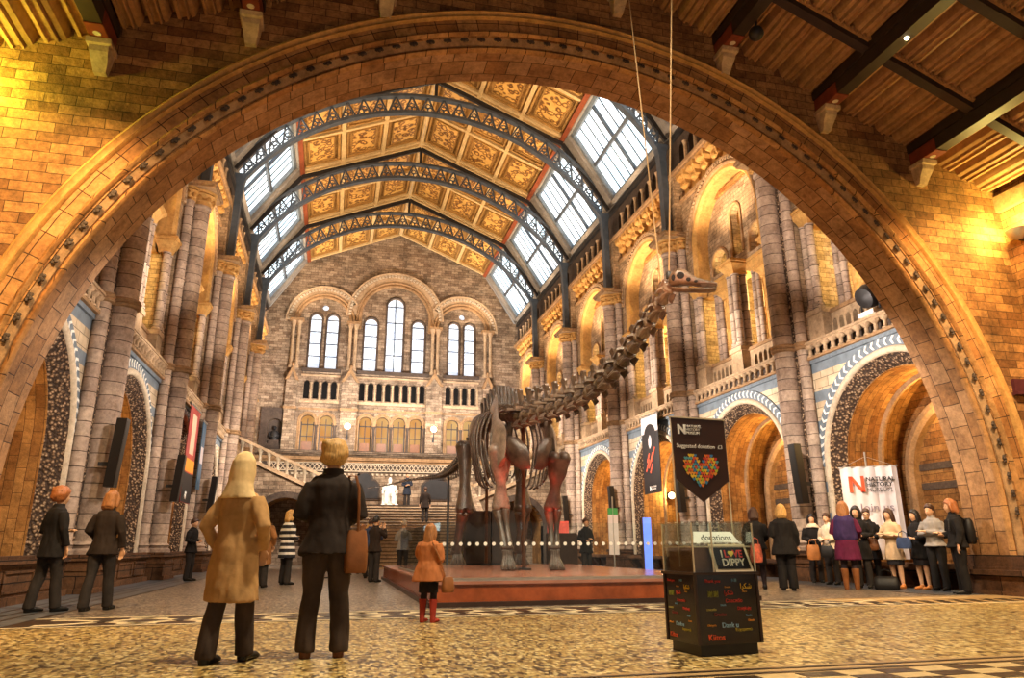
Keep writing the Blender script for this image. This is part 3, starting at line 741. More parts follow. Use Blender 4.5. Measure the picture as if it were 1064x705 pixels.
def flight_balustrade(sg, xa, lab):
    t = thing('stair_balustrade', lab, 'balustrade', (xa, 42.6, 3.3), group='sloping balustrades of the side flights')
    sl = 3.3/7.6
    P = lambda u, h: (sg*u, 0, u*sl+h)
    MB().obox(P(0, 1.05), P(6.1, 1.05), .34, .16).build('hand_rail', 'buff', t, smooth=False)
    MB().obox(P(0, .15), P(6.1, .15), .3, .2).build('bottom_rail', 'buff', t, smooth=False)
    b0 = None
    for i in range(12):
        u = .3+i*.5
        if not b0:
            b0 = MB().lathe([(.11, 0), (.11, .06), (.07, .1), (.07, .55), (.13, .65), (.2, .8)], 0, 0, 8).build('baluster', 'cream', t)
            c = b0
        else:
            c = b0.copy(); COL.objects.link(c); c.parent = t
        c.location = P(u, .2)
    MB().box(-.25, .25, -.25, .25, -.2, 1.25).box(-.3, .3, -.3, .3, 1.25, 1.4).build('newel', 'buff', t, smooth=False)
flight_balustrade(-1, .6, 'sloping stone balustrade of the stair flight rising to the left wall')
flight_balustrade(1, 7.68, 'sloping stone balustrade of the stair flight behind the dinosaur skeleton')
# seated marble statue
t = thing('marble_statue', 'white marble seated figure on the stair landing', 'statue', (3.2, 43.6, 3.3))
MB().box(-.5, .5, -.5, .45, 0, .12).box(-.42, .42, -.1, .4, .12, .75).box(-.42, .42, .25, .42, .75, 1.2).box(-.46, -.36, -.25, .4, .75, .95).box(.36, .46, -.25, .4, .75, .95).build('chair', 'white_chip', t, smooth=False)
m = MB().tube([(0, .1, .72), (0, .12, .95), (0, .1, 1.2), (0, .06, 1.32), (0, .03, 1.4)], [.27, .26, .28, .16, .08], 12, ry=[.2, .17, .16, .12, .08]).ball((0, .0, 1.55), (.12, .14, .17), 10, 8).ball((0, -.08, 1.42), (.09, .08, .14), 8, 6)
for s in (-1, 1):
    m.tube([(s*.15, .08, .76), (s*.2, -.38, .74), (s*.2, -.42, .4), (s*.2, -.42, .12)], [.15, .13, .1, .1], 10).ball((s*.2, -.5, .15), (.08, .15, .06), 8, 5)
    m.tube([(s*.28, .08, 1.22), (s*.36, -.02, .98), (s*.16, -.3, .86)], [.1, .09, .06], 8)
m.build('figure', 'white_chip', t)
for x, w in ((1.75, 'left'), (6.15, 'right')):
    t = thing('memorial_tablet', f'dark arched memorial tablet on the landing wall to the {w} of the marble statue', 'tablet', (x, 44.95, 3.85), group='memorial tablets')
    plate('slab', [(-.85, 0), (-.85, .8), (-.6, 1.05)] + arcpts(0, 1.05, .45, 10) + [(.6, 1.05), (.85, .8), (.85, 0)], [], .1, lambda u, v, w_: (u, -.1+w_, v), 'iron_dark', t)
    plate('border', [(-.95, -.1), (-.95, .84), (-.65, 1.15)] + arcpts(0, 1.15, .52, 10) + [(.65, 1.15), (.95, .84), (.95, -.1)], [], .05, lambda u, v, w_: (u, -.05+w_, v), 'dark_stone', t)
# ------------------------------------------------------------------ great arch and porch
AY0, AY1, AR, AZ = 12.1, 13.25, 9.42, 1.67
PXR, PXL = 14.92, 2*XC-14.92
out = [(PXL-1, 0), (PXL-1, 27), (PXR+1, 27), (PXR+1, 0), (XC+AR+.2, 0)] + arcpts(XC, AZ, AR+.2, 72, 0, PI) + [(XC-AR-.2, 0)]
struct(plate('wall_front', out, [], AY1-AY0, fE(AY0), 'porch_brick'))
FA = fE(0)
tn = 1
def trim(prof, r, mat, z0=.55, uvf=True, n=72, ang=40):
    global tn
    o = archstrip(MB(), XC, AZ, r, z0, prof, FA, n).build(f'trim_{tn}', mat, None, uvf=archuv(XC, AZ, r, 1) if uvf else None, ang=ang); struct(o); tn += 1; return o
trim([(0, AY0+.22), (0, AY1+.05), (.25, AY1+.05), (.25, AY0+.22)], AR, 'soffit_block')
trim([(0, AY0+.24), (-.02, AY0+.16), (.02, AY0+.1), (.07, AY0+.12), (.09, AY0+.24)], AR, 'arch_block', uvf=False, ang=70)
trim([(.07, AY0+.22), (.09, AY0+.1), (.24, AY0+.0), (.28, AY0+.22)], AR, 'moulding')
trim([(.23, AY0+.1), (.23, AY0-.04), (.27, AY0-.09), (.33, AY0-.04), (.33, AY0+.1)], AR, 'arch_block', uvf=False, ang=70)
trim([(.33, AY0+.1), (.33, AY0-.03), (.6, AY0-.03), (.6, AY0+.1)], AR, 'arch_block')
trim([(.6, AY0+.1), (.6, AY0-.06), (.63, AY0-.11), (.68, AY0-.06), (.7, AY0-.06), (.74, AY0-.13), (.8, AY0-.08), (.8, AY0+.1)], AR, 'gold_stone', uvf=False, ang=70)
m = MB()
for u, v, nx, nz in archpath(XC, AZ, AR+.165, .8, 84):
    c = Vector((u, AY0+.02, v))
    t_ = Vector((-nz, 0, nx)); nn = Vector((nx, .55, nz)).normalized(); b_ = t_.cross(nn)
    for k in range(5):
        a = 2*PI*k/5
        q = c + (t_*math.cos(a)+nn*math.sin(a))*.055
        m.ball(q, (.035, .03, .035), 6, 4)
    m.ball(c, .035, 6, 4)
struct(m.build(f'trim_{tn}', 'dark_stone', None)); tn += 1
# arch feet
for s, nm in ((1, 'right'), (-1, 'left')):
    m = MB(); X = lambda o: XC+s*o
    for e, z0, z1 in ((.0, 0, .08), (-.03, .08, .4), (.08, .4, .5), (-.02, .5, .56), (-.06, .56, .8)):
        m.box(min(X(AR-.12-e), X(PXR-XC)), max(X(AR-.12-e), X(PXR-XC)), AY0-.3-e, AY1+.1, z0, z1)
    struct(m.build(f'baseboard_{nm}', 'plinth_stone', None, smooth=False))
# porch side walls
for x0, x1, nm in ((PXR, PXR+.5, 'right'), (PXL-.5, PXL, 'left')):
    w = struct(empty('wall_'+nm))
    MB().box(x0, x1, -6, AY0, 0, 9.2).build('masonry', 'porch_brick', w, smooth=False)
    xs = PXR if nm == 'right' else PXL; sg = 1 if nm == 'right' else -1
    MB().box(min(xs-sg*.12, xs+sg*.1), max(xs-sg*.12, xs+sg*.1), -6, AY0, 8.55, 8.95).build('wall_cornice', 'moulding', w, smooth=False)
# porch ceiling: sloping boards between beams
plain('paint_red', '74301c', .5, var=.4, vs=6)
PS = .441; PA = 13.73
cz = lambda a: PA-PS*abs(a)
def porch_side(s):
    root = struct(empty('ceiling'))
    offs = [0, 1.25, 3.75, 6.2, 8.6, 10.78]
    ys = [12.1, 10.35, 8.45, 6.5, 4.4, 2.2, 0, -2.5, -6]
    for i in range(5):
        a0, a1 = offs[i]+.1, offs[i+1]-.1
        for j in range(len(ys)-1):
            ya, yb = ys[j]-(0 if j == 0 else .1), ys[j+1]+.1
            n = max(2, round((a1-a0)/.46)); prof = []
            for k in range(n):
                b = a0+(a1-a0)*k/n; w = (a1-a0)/n
                prof += [(b, .2), (b+w*.06, .06), (b+w*.10, .0), (b+w*.24, -.02), (b+w*.26, .03), (b+w*.31, .03), (b+w*.33, -.05), (b+w*.39, -.05), (b+w*.41, .03), (b+w*.62, .03), (b+w*.64, -.02), (b+w*.76, .0), (b+w*.80, .06), (b+w*.86, .2)]
            m = MB(); nn = len(prof)
            m.add([(s*a, y, cz(a)+d) for y in (ya, yb) for a, d in prof], [(k, k+1, nn+k+1, nn+k) for k in range(nn-1)])
            m.build('boarding', 'porch_board', root, smooth=False, recalc=False)
    top = MB(); top.add([(0, -6, PA+.5), (0, 12.1, PA+.5), (s*11.2, 12.1, cz(11.2)+.5), (s*11.2, -6, cz(11.2)+.5)], [(0, 1, 2, 3)])
    top.build('roof_deck', 'wood_dark', root, smooth=False)
    return root
for s in (1, -1):
    o = porch_side(s); o.location = (XC, 0, 0)
    for j, y in enumerate([10.35, 8.45, 6.5, 4.4, 2.2, 0]):
        b = struct(MB().obox((XC+s*.0, y, PA-.02), (XC+s*10.78, y, cz(10.78)-.02), .2, .3).build('beam', 'wood_dark', None, smooth=False))
        d = MB()
        d.obox((XC+s*.2, y-.13, PA-.01-PS*.2), (XC+s*10.7, y-.13, cz(10.7)-.01), .06, .06)
        for i in range(110):
            a = .2+i*.095; d.box(XC+s*a-.024, XC+s*a+.024, y-.2, y-.16, cz(a)-.07, cz(a)+.03)
        d.build('dentil', 'porch_board', b, smooth=False)
for s in (1, -1):
    for i, a in enumerate((1.25, 3.75, 6.2, 8.6)):
        x = XC+s*a; z = cz(a)
        b = struct(empty('beam', (x, 0, z)))
        MB().box(-.14, .14, -6, AY0, -.42, .1).box(-.18, .18, -6, AY0, -.12, .08).build('timber', 'wood_dark', b, smooth=False)
        MB().box(-.15, .15, AY0-.75, AY0-.02, -.44, -.425).box(-.155, -.142, AY0-.75, AY0-.02, -.42, -.14).box(.142, .155, AY0-.75, AY0-.02, -.42, -.14).build('painted_end', 'paint_red', b, smooth=False)
        ro = MB()
        for k in range(2): ro.lathe([(.06, 0), (.04, .006), (.07, .008)], 0, AY0-.2-.3*k, 8, cz=-.452)
        ro.build('rosette', 'cream', b)
        MB().rings([[(-w, AY0, zz), (w, AY0, zz), (w, AY0-d, zz), (-w, AY0-d, zz)] for zz, w, d in ((-.95, .1, .12), (-.8, .13, .2), (-.66, .15, .32), (-.56, .16, .34), (-.55, .2, .4), (-.46, .2, .42))]).build('stone_corbel', 'buff', b, smooth=False)
# ------------------------------------------------------------------ floor
def floormat(name, base, chips, glow=1.0):
    m, nt, b = newmat(name)
    P = worldpos(nt)
    v = N(nt, 'ShaderNodeTexVoronoi', i_Scale=1.0); mp = nt.nodes.new('ShaderNodeMapping'); mp.inputs['Scale'].default_value = (26, 15, 10); nt.links.new(P, mp.inputs[0]); nt.links.new(mp.outputs[0], v.inputs['Vector'])
    sp = nt.nodes.new('ShaderNodeSeparateColor'); nt.links.new(v.outputs['Color'], sp.inputs[0])
    c = ramp(nt, sp.outputs[0], [(0., srgb(chips[0])), (.22, srgb(chips[1])), (.5, srgb(base)), (.8, srgb(chips[2]))], 'CONSTANT')
    e = ramp(nt, v.outputs['Distance'], [(.25, grey(1)), (.7, grey(.6))])
    g = ramp(nt, noise(nt, P, .6, 6), [(.3, grey(.85)), (.7, grey(1.05))])
    nt.links.new(mixc(nt, 'MULTIPLY', 1., mixc(nt, 'MULTIPLY', 1., c, e), g), b.inputs['Base Color'])
    b.inputs['Roughness'].default_value = .32; b.inputs['Specular IOR Level'].default_value = .5
    bp = N(nt, 'ShaderNodeBump', i_Strength=.25, i_Distance=.01); nt.links.new(v.outputs['Distance'], bp.inputs['Height']); nt.links.new(bp.outputs[0], b.inputs['Normal'])
floormat('mosaic_front', 'c4a564', ('4f3c22', 'a08048', 'e2c88c'))
floormat('mosaic_hall', '9a8a78', ('3a322b', '6f6152', 'b5a592'))
plain('slate', '5b5d61', .35, var=.35, vs=2)
plain('inlay_light', 'dccba6', .4, var=.2, vs=10)
plain('tile_dark', '2e2114', .35, var=.4, vs=6)
plain('tile_light', 'bfa473', .4, var=.3, vs=10)
plain('tile_brown', '3d2c1e', .4, var=.3, vs=8)
plain('tile_tan', 'a98a5c', .4, var=.3, vs=8)
E_ = .003
def fl(name, x0, x1, y0, y1, z, mat, uvf=None):
    return struct(MB().box(x0, x1, y0, y1, z-.05, z).build(name, mat, None, smooth=False))
fl('floor', -12, 20, -8, AY0-.45, 0, 'mosaic_front')
fl('floor', -12, 20, AY0-.45, 62, 0, 'mosaic_hall')
fl('floor', WL-.2, -5.15, 13, 57, .004, 'slate'); fl('floor', 13.0, WR+.2, 13, 57, .004, 'slate')
for x0, x1 in ((-5.15, -5.08), (-4.85, -4.78), (-4.55, -4.48), (-4.15, -4.08)):
    for sg in (0, 1):
        a, b = (x0, x1) if sg == 0 else (2*XC-x1, 2*XC-x0)
        fl('floor', a, b, 8.0 if sg == 0 else 13, 57, .004, 'tile_dark')
for x0, x1 in ((-5.08, -4.85), (-4.78, -4.55), (-4.48, -4.15)):
    for sg in (0, 1):
        a, b = (x0, x1) if sg == 0 else (2*XC-x1, 2*XC-x0)
        fl('floor', a, b, 8.0 if sg == 0 else 13, 57, .003, 'slate')
# guilloche border under the arch
gy0, gy1 = 11.2, 12.3
o = fl('floor', -4.1, 9.2, gy0-.12, gy1+.12, .005, 'tile_brown')
m = MB()
for y in (gy0-.1, gy1+.06): m.box(-4.1, 12.4, y, y+.07, 0, .008)
L_ = 1.02
for i in range(13):
    x = -3.8+i*L_
    for sg in (1, -1):
        pts = []
        for k in range(13):
            t = k/12; pts.append((x+L_*1.5*t, (gy0+gy1)/2+sg*.38*math.cos(PI*t*1.0), .008))
        rs = [[(px, py-.085, pz-.006), (px, py+.085, pz-.006), (px, py+.085, pz), (px, py-.085, pz)] for px, py, pz in pts]
        m.rings(rs)
m.build('border_inlay', 'inlay_light', o, smooth=False)
m = MB()
for i in range(13):
    x = -3.8+i*L_+L_*.5; m.lathe([(.13, 0), (.13, .0105)], x+.25, (gy0+gy1)/2, 10)
m.build('border_spot', 'tile_dark', o, smooth=False)
# parallelogram border at the right
o = fl('floor', 9.2, 14.2, gy0-.12, gy1+.5, .004, 'tile_tan')
m = MB()
for r in range(3):
    for i in range(14):
        x = 9.3+i*.36+r*.12; y = gy0+r*.26
        m.prism([(x, y), (x+.2, y), (x+.3, y+.2), (x+.1, y+.2)], lambda u, v, w: (u, v, .004+w), .004)
m.build('border_inlay', 'tile_dark', o, smooth=False)
# chequered border nearest the camera
o = fl('floor', -8, 16, 3.2, 5.92, .004, 'tile_tan')
m = MB(); q = MB()
for r in range(9):
    for i in range(60):
        x = -6+i*.36; y = 3.76+r*.2
        if (i+r) % 2: m.box(x, x+.35, y, y+.19, .0, .008)
        else: q.box(x, x+.35, y, y+.19, .0, .007)
m.build('border_inlay', 'tile_dark', o, smooth=False); q.build('border_check', 'tile_light', o, smooth=False)
m = MB()
for y in (5.6, 5.78, 3.6): m.box(-8, 16, y, y+.06, 0, .008)
m.build('border_line', 'tile_dark', o, smooth=False)
# ------------------------------------------------------------------ dinosaur skeleton
def bonemat(name, c1, c2, rough):
    m, nt, b = newmat(name); P = worldpos(nt)
    c = ramp(nt, noise(nt, P, 3.5, 7, .65), [(.3, srgb(c1)), (.68, srgb(c2))])
    nt.links.new(c, b.inputs['Base Color']); b.inputs['Roughness'].default_value = rough; b.inputs['Specular IOR Level'].default_value = .6
    bp = N(nt, 'ShaderNodeBump', i_Strength=.5, i_Distance=.03); nt.links.new(noise(nt, P, 14, 6, .7), bp.inputs['Height']); nt.links.new(bp.outputs[0], b.inputs['Normal'])
bonemat('bone_dark', '241913', '5c493c', .28)
bonemat('bone_neck', '2a1d15', '86705c', .3)
bonemat('bone_pale', '4a3b32', '9a8677', .32)
bonemat('bone_skull', '1c120b', '6d5640', .35)
DX = 4.87; DO = Vector((DX, 18.0, .42))
dino = thing('dinosaur_skeleton', 'giant long-necked dinosaur skeleton with raised head and long tail, standing on the red plinth', 'skeleton', DO)
def W(x, y, z): return Vector((x, y, z))-DO
def catmull(P, n):
    out = []
    for i in range(len(P)-1):
        p0, p1, p2, p3 = P[max(i-1, 0)], P[i], P[i+1], P[min(i+2, len(P)-1)]
        for k in range(n):
            t = k/n
            out.append(.5*((2*p1)+(-p0+p2)*t+(2*p0-5*p1+4*p2-p3)*t*t+(-p0+3*p1-3*p2+p3)*t*t*t))
    out.append(P[-1]); return out
def resample(P, step):   # step: function of arclength -> spacing
    L = [0]
    for a, b in zip(P, P[1:]): L.append(L[-1]+(b-a).length)
    out = []; s = 0
    while s < L[-1]:
        for i in range(len(L)-1):
            if L[i] <= s <= L[i+1]:
                t = (s-L[i])/(L[i+1]-L[i]+1e-9); out.append((P[i].lerp(P[i+1], t), (P[i+1]-P[i]).normalized(), s)); break
        s += step(s)
    return out, L[-1]
def vert(name, p, t, L, r, sp, wing, rib, lean=0., mat='bone_dark', chev=0., bif=0.):
    t = t.normalized(); up = Vector((0, 0, 1)); up = (up-t*up.dot(t)).normalized(); lat = t.cross(up)
    F = lambda x, y, z: p+lat*x+t*y+up*z
    m = MB()
    # spool-shaped centrum with a hollowed flank
    m.tube([F(0, a*L, 0) for a in (-.5, -.42, -.2, .1, .36, .5)], [r*.98, r*1.05, r*.66, r*.62, r*1.0, r*.9], 10)
    # neural arch
    m.rings([[F(-w, y-d, z), F(w, y-d, z), F(w, y+d, z), F(-w, y+d, z)] for z, w, d, y in ((r*.5, r*.55, L*.3, 0), (r*1.1, r*.42, L*.24, -.02), (r*1.6, r*.6, L*.33, -.04*L))])
    # spine(s)
    for s in ((-1, 1) if bif else (0,)):
        m.rings([[F(s*bif*q-w, y-d, z), F(s*bif*q+w, y-d, z), F(s*bif*q+w, y+d, z), F(s*bif*q-w, y+d, z)] for q, z, w, d, y in
                 ((.3, r*1.45, r*.22, L*.26, 0), (.7, r*1.45+sp*.5, r*.16, L*.17, lean*.5), (1., r*1.45+sp*.86, r*.2, L*.2, lean), (1., r*1.45+sp, r*.26, L*.15, lean*1.1))])
    # joint facets fore and aft
    for s in (-1, 1):
        for y in (-.5, .48): m.obox(F(s*r*.45, 0, r*1.35), F(s*r*.6, y*L*1.15, r*(1.75 if y < 0 else 1.5)), r*.34, r*.3)
        if wing: m.rings([[F(s*x, y-d, z-h), F(s*x, y+d, z-h), F(s*x, y+d, z+h), F(s*x, y-d, z+h)] for x, y, d, h, z in ((r*.5, 0, L*.22, r*.25, r*1.0), (r*.5+wing*.6, -.02, L*.14, r*.14, r*.95), (r*.5+wing, -.05, L*.17, r*.18, r*.9))])
        if rib:
            m.rings([[F(s*(r*.7), -.3*L, -r*.2), F(s*(r*.9), -.3*L, -r*.5), F(s*(r*.9), .25*L, -r*.5), F(s*(r*.7), .25*L, -r*.2)], [F(s*(r*1.15), -.32*L, -r*.75), F(s*(r*1.2), -.3*L, -r*1.05), F(s*(r*1.1), .3*L, -r*1.05), F(s*(r*1.05), .3*L, -r*.8)], [F(s*r*.95, -.1*L, -r*1.25), F(s*r*.95, -.08*L, -r*1.4), F(s*r*.8, rib, -r*1.3), F(s*r*.8, rib, -r*1.2)]])
    if chev:
        m.tube([F(0, 0, -r*.9), F(0, L*.1, -r*.9-chev*.5), F(0, L*.45, -r*.9-chev)], [r*.2, r*.16, r*.22], 6, ry=[r*.1]*3)
    return m.build(name, mat, dino, ang=30)
neckP = [W(DX, 18.4, 4.35), W(DX, 17.0, 4.2), W(DX, 15.34, 4.05), W(DX, 13.98, 3.98), W(DX, 12.82, 3.98), W(DX, 11.8, 4.1), W(DX, 10.89, 4.33), W(DX, 10.27, 4.54), W(DX, 9.75, 4.76), W(DX, 9.45, 4.9)]
sm, Ln = resample(catmull(neckP, 10), lambda s: .84-.052*s)
for i, (p, t, s) in enumerate(sm):
    q = s/Ln; r = .235*(1-q)+.10*q; Lc = (.80-.052*s)*.94
    vert('neck_vertebra', p, t, Lc, r, .36*(1-q)+.08, .34*(1-q)+.05, Lc*.75*(1-.3*q), lean=.1*(1-q), bif=.15*(1-q)+.02, mat='bone_neck')
bodyP = [W(DX, 18.6, 4.38), W(DX, 19.6, 4.62), W(DX, 20.8, 4.85), W(DX, 22.0, 4.98), W(DX, 23.2, 4.95), W(DX, 24.2, 4.85)]
sb, Lb = resample(catmull(bodyP, 10), lambda s: .5)
for i, (p, t, s) in enumerate(sb):
    q = s/Lb; vert('back_vertebra', p, t, .46, .19, .34+.42*math.sin(q*1.9), .3, 0, lean=.08, bif=.08*(1-q))
tailP = [W(DX, 24.6, 4.78), W(DX, 26, 4.5), W(DX, 28, 4.25), W(DX, 30.5, 4.15), W(DX, 33, 4.18), W(DX-.1, 35.5, 4.3), W(DX-.5, 37.8, 4.42), W(DX-1.2, 39.6, 4.45), W(DX-2.1, 40.8, 4.3), W(DX-3.2, 41.3, 4.15)]
st, Lt = resample(catmull(tailP, 10), lambda s: .42)
for i, (p, t, s) in enumerate(st):
    q = s/Lt; k = max(0, 1-q*1.5)
    vert('tail_vertebra', p, t, .38, .17*(1-q)**1.2+.025, .5*k**1.3+.01, .28*k**2, 0, lean=.12*k, chev=.5*k if 2 < i else 0)
# ribs
for i in range(11):
    q = i/10; y = 18.8+4.2*q; z = 4.45+.45*math.sin(min(q*1.4, 1.5)); w = .62+.32*math.sin(PI*min(q*.85+.2, 1)); ln = 1.15+.75*math.sin(PI*(q*.75+.2))
    for s in (-1, 1):
        pts = [W(DX+s*.2, y, z+.18), W(DX+s*(w*.75), y+.05, z+.12), W(DX+s*w, y+.05, z-.35), W(DX+s*w*1.03, y-.02, z-ln*.55), W(DX+s*w*.86, y-.12, z-ln), W(DX+s*w*.7, y-.18, z-ln-.18)]
        MB().tube(catmull(pts, 4), [.065]*5+[.05]*10+[.045]*6, 7, ry=[.03]*21).build('rib', 'bone_dark', dino)
def bone(name, P, R, mat='bone_dark', flat=1., seg=12, ref=(1, 0, 0)):
    P = [W(*p) for p in P]
    n = 4; PP = catmull(P, n); RR = []
    for i in range(len(P)-1):
        for k in range(n):
            t = k/n; t = t*t*(3-2*t); RR.append(R[i]*(1-t)+R[i+1]*t)
    RR.append(R[-1])
    m = MB().tube(PP, RR, seg, ry=[r*flat for r in RR], ref=ref)
    for p, r in ((PP[0], RR[0]), (PP[-1], RR[-1])):
        for q in (-.42, .42): m.ball(p+Vector((q*r*1.0, 0, 0)), (r*.6, r*flat*.95, r*.6), 9, 6)
    return m.build(name, mat, dino, ang=50)
def knob(m, c, r): m.ball(W(*c), r, 10, 7)
# shoulder girdle
for s, mat in ((-1, 'bone_pale'), (1, 'bone_pale')):
    x = DX+s*.72
    m = MB(); rs = []
    for t, (yy, zz, w, th_) in enumerate([(19.7, 5.0, .34, .03), (19.4, 4.8, .30, .045), (19.05, 4.5, .25, .06), (18.75, 4.2, .27, .09), (18.5, 3.9, .46, .12), (18.35, 3.6, .62, .14), (18.15, 3.3, .5, .12), (18.0, 3.05, .26, .06)]):
        c = W(x-s*.0+s*(.0 if t > 2 else -.05*(3-t)), yy, zz); d = Vector((s*.12, .75, -.5)).normalized(); nrm = Vector((s, -.25, .1)).normalized()
        rs.append([c+d*(w*math.cos(2*PI*j/10))+nrm*(th_*math.sin(2*PI*j/10)) for j in range(10)])
    m.rings(rs); m.build('shoulder_blade', mat, dino, ang=50)
    m = MB(); rs = []
    for dx, zz, yy, h in ((.7, 3.45, 18.1, .12), (.55, 3.4, 17.85, .36), (.32, 3.3, 17.7, .42), (.1, 3.2, 17.65, .3)):
        c = W(DX+s*dx, yy, zz); rs.append([c+Vector((s*.05*math.cos(a), -.06*math.sin(a)*1., h*math.cos(a))) + Vector((0, -.07*math.sin(a), 0)) for a in [2*PI*j/10 for j in range(10)]])
    m.rings(rs); m.build('chest_plate', 'bone_dark', dino, ang=50)
def forelimb(s, sh, el, wr):
    bone('upper_arm', [sh, [sh[i]*.72+el[i]*.28 for i in range(3)], [sh[i]*.4+el[i]*.6 for i in range(3)], el], [.32, .27, .14, .25], 'bone_pale' if s < 0 else 'bone_dark', .65)
    e2 = (el[0], el[1], el[2]-.12)
    for d, k in ((-.09, 1.), (.1, .85)):
        bone('forearm_bone', [(e2[0]+d, e2[1]-d*.5, e2[2]), ((e2[0]+wr[0])/2+d*.8, (e2[1]+wr[1])/2, (e2[2]+wr[2])/2), (wr[0]+d*.7, wr[1], wr[2])], [.14*k, .075*k, .11*k])
    m = MB(); knob(m, wr, (.17, .13, .08)); m.build('wrist', 'bone_dark', dino)
    for i in range(5):
        a = (i-2)*.36; fx = wr[0]+math.sin(a)*.19; fy = wr[1]-.1*math.cos(a)
        bone('toe_bone', [(wr[0]+math.sin(a)*.12, wr[1]-.05*math.cos(a), wr[2]-.08), ((wr[0]+fx)/2+math.sin(a)*.04, fy, (wr[2]+.5)/2), (fx+math.sin(a)*.03, fy-.08, .53), (fx+math.sin(a)*.06, fy-.2, .465)], [.06, .042, .062, .04], seg=8)
forelimb(-1, (4.16, 18.2, 3.42), (4.25, 18.5, 2.02), (4.33, 18.15, .98))
forelimb(1, (5.62, 17.75, 3.2), (5.5, 17.95, 1.98), (5.46, 17.8, .98))
def hindlimb(s, hip, kn, an):
    bone('thigh_bone', [hip, [hip[i]*.75+kn[i]*.25 for i in range(3)], [hip[i]*.4+kn[i]*.6 for i in range(3)], kn], [.3, .22, .17, .29], 'bone_dark', .75)
    k2 = (kn[0], kn[1]+.02, kn[2]-.16)
    bone('shin_bone', [(k2[0]-.06, k2[1], k2[2]), ((k2[0]+an[0])/2-.05, (k2[1]+an[1])/2, (k2[2]+an[2])/2), (an[0]-.04, an[1], an[2])], [.2, .1, .17])
    bone('calf_bone', [(k2[0]+s*.16, k2[1]+.05, k2[2]-.02), ((k2[0]+an[0])/2+s*.13, (k2[1]+an[1])/2, (k2[2]+an[2])/2), (an[0]+s*.12, an[1], an[2])], [.09, .05, .08])
    for i in range(5):
        a = (i-2)*.36
        bone('toe_bone', [(an[0]+math.sin(a)*.12, an[1]-.05, an[2]-.08), (an[0]+math.sin(a)*.22, an[1]-.16*math.cos(a), .62), (an[0]+math.sin(a)*.3, an[1]-.3*math.cos(a), .49)], [.08, .055, .05], seg=8)
hindlimb(-1, (3.98, 22.5, 4.1), (3.95, 22.2, 2.12), (3.8, 22.6, .85))
hindlimb(1, (5.72, 22.3, 4.05), (5.6, 21.4, 2.12), (5.62, 21.9, .85))
for s in (-1, 1):   # hip plates
    m = MB(); rs = []
    for yy, zz, h in ((21.7, 4.75, .12), (22.1, 4.72, .34), (22.7, 4.62, .42), (23.3, 4.62, .36), (23.8, 4.72, .12)):
        c = W(DX+s*(.5+.1*math.sin((yy-21.7)*1.5)), yy, zz); rs.append([c+Vector((s*.05*math.sin(a), 0, h*math.cos(a))) for a in [2*PI*j/10 for j in range(10)]])
    m.rings(rs); m.build('hip_plate', 'bone_dark', dino, ang=50)
    bone('pubic_bone', [(DX+s*.5, 22.3, 4.2), (DX+s*.35, 21.8, 3.5), (DX+s*.12, 21.4, 3.0)], [.16, .09, .15], flat=.5)
    bone('ischium_bone', [(DX+s*.5, 23.0, 4.2), (DX+s*.32, 23.6, 3.6), (DX+s*.1, 24.1, 3.2)], [.14, .08, .12], flat=.5)
# skull, turned a little towards the right-hand wall
hd = Vector((.80, -.58, -.12)).normalized(); hu = Vector((0, 0, 1)); hu = (hu-hd*hu.dot(hd)).normalized(); hl = hd.cross(hu)
H0 = W(DX-.03, 9.42, 4.93)
G = lambda a, l, u: H0+hd*a+hl*l+hu*u
def skull():
    sk = MB()
    prof = [(.0, .08, .10, -.04), (.06, .125, .175, -.07), (.14, .14, .205, -.06), (.24, .135, .185, -.05), (.33, .12, .12, -.06), (.43, .107, .05, -.07), (.56, .097, .008, -.075), (.66, .075, -.012, -.078), (.72, .045, -.03, -.076)]
    rs = []
    for a, w, zt, zb in prof:
        c = (zt+zb)/2; h = (zt-zb)/2
        rs.append([G(a, w*math.copysign(abs(math.cos(b))**.7, math.cos(b)), c+h*math.copysign(abs(math.sin(b))**.8, math.sin(b))) for b in [2*PI*j/14 for j in range(14)]])
    sk.rings(rs); o = sk.build('skull', 'bone_skull', dino, ang=50)
    for s in (-1, 1):
        for a, l, u, r in ((.19, .122, .06, (.06, .055)), (.31, .108, .0, (.035, .03)), (.08, .115, .03, (.03, .05)), (.42, .094, -.03, (.03, .018))):
            c = G(a, s*l, u); d = MB().rings([[c+hd*(r[0]*k*math.cos(b))+hu*(r[1]*k*math.sin(b))+hl*(s*q) for b in [2*PI*j/12 for j in range(12)]] for k, q in ((1., -.03), (1., .02), (.8, .025))]); d.build('eye_socket' if r[0] > .05 else 'skull_opening', 'hollow_shade', o)  # black discs paint the shade of the sockets and openings
    j = MB(); rs = []
    for a, w, zt, zb in ((.05, .09, -.08, -.14), (.15, .1, -.09, -.165), (.3, .098, -.105, -.17), (.45, .09, -.105, -.175), (.6, .08, -.1, -.18), (.68, .055, -.1, -.165), (.71, .03, -.1, -.14)):
        c = (zt+zb)/2; h = (zt-zb)/2; rs.append([G(a, w*math.cos(b), c+h*math.sin(b)) for b in [2*PI*k/12 for k in range(12)]])
    j.rings(rs); jo = j.build('jaw', 'bone_skull', dino, ang=50)
    tt = MB()
    for i in range(14):
        for s in (-1, 1):
            a = .5+.2*i/13; w = .085-.05*max(0, (a-.6)/.12); tt.tube([G(a, s*w, -.07), G(a+.01, s*w*.97, -.12)], [.008, .004], 5)
    tt.build('tooth_row', 'bone_skull', o)
skull()
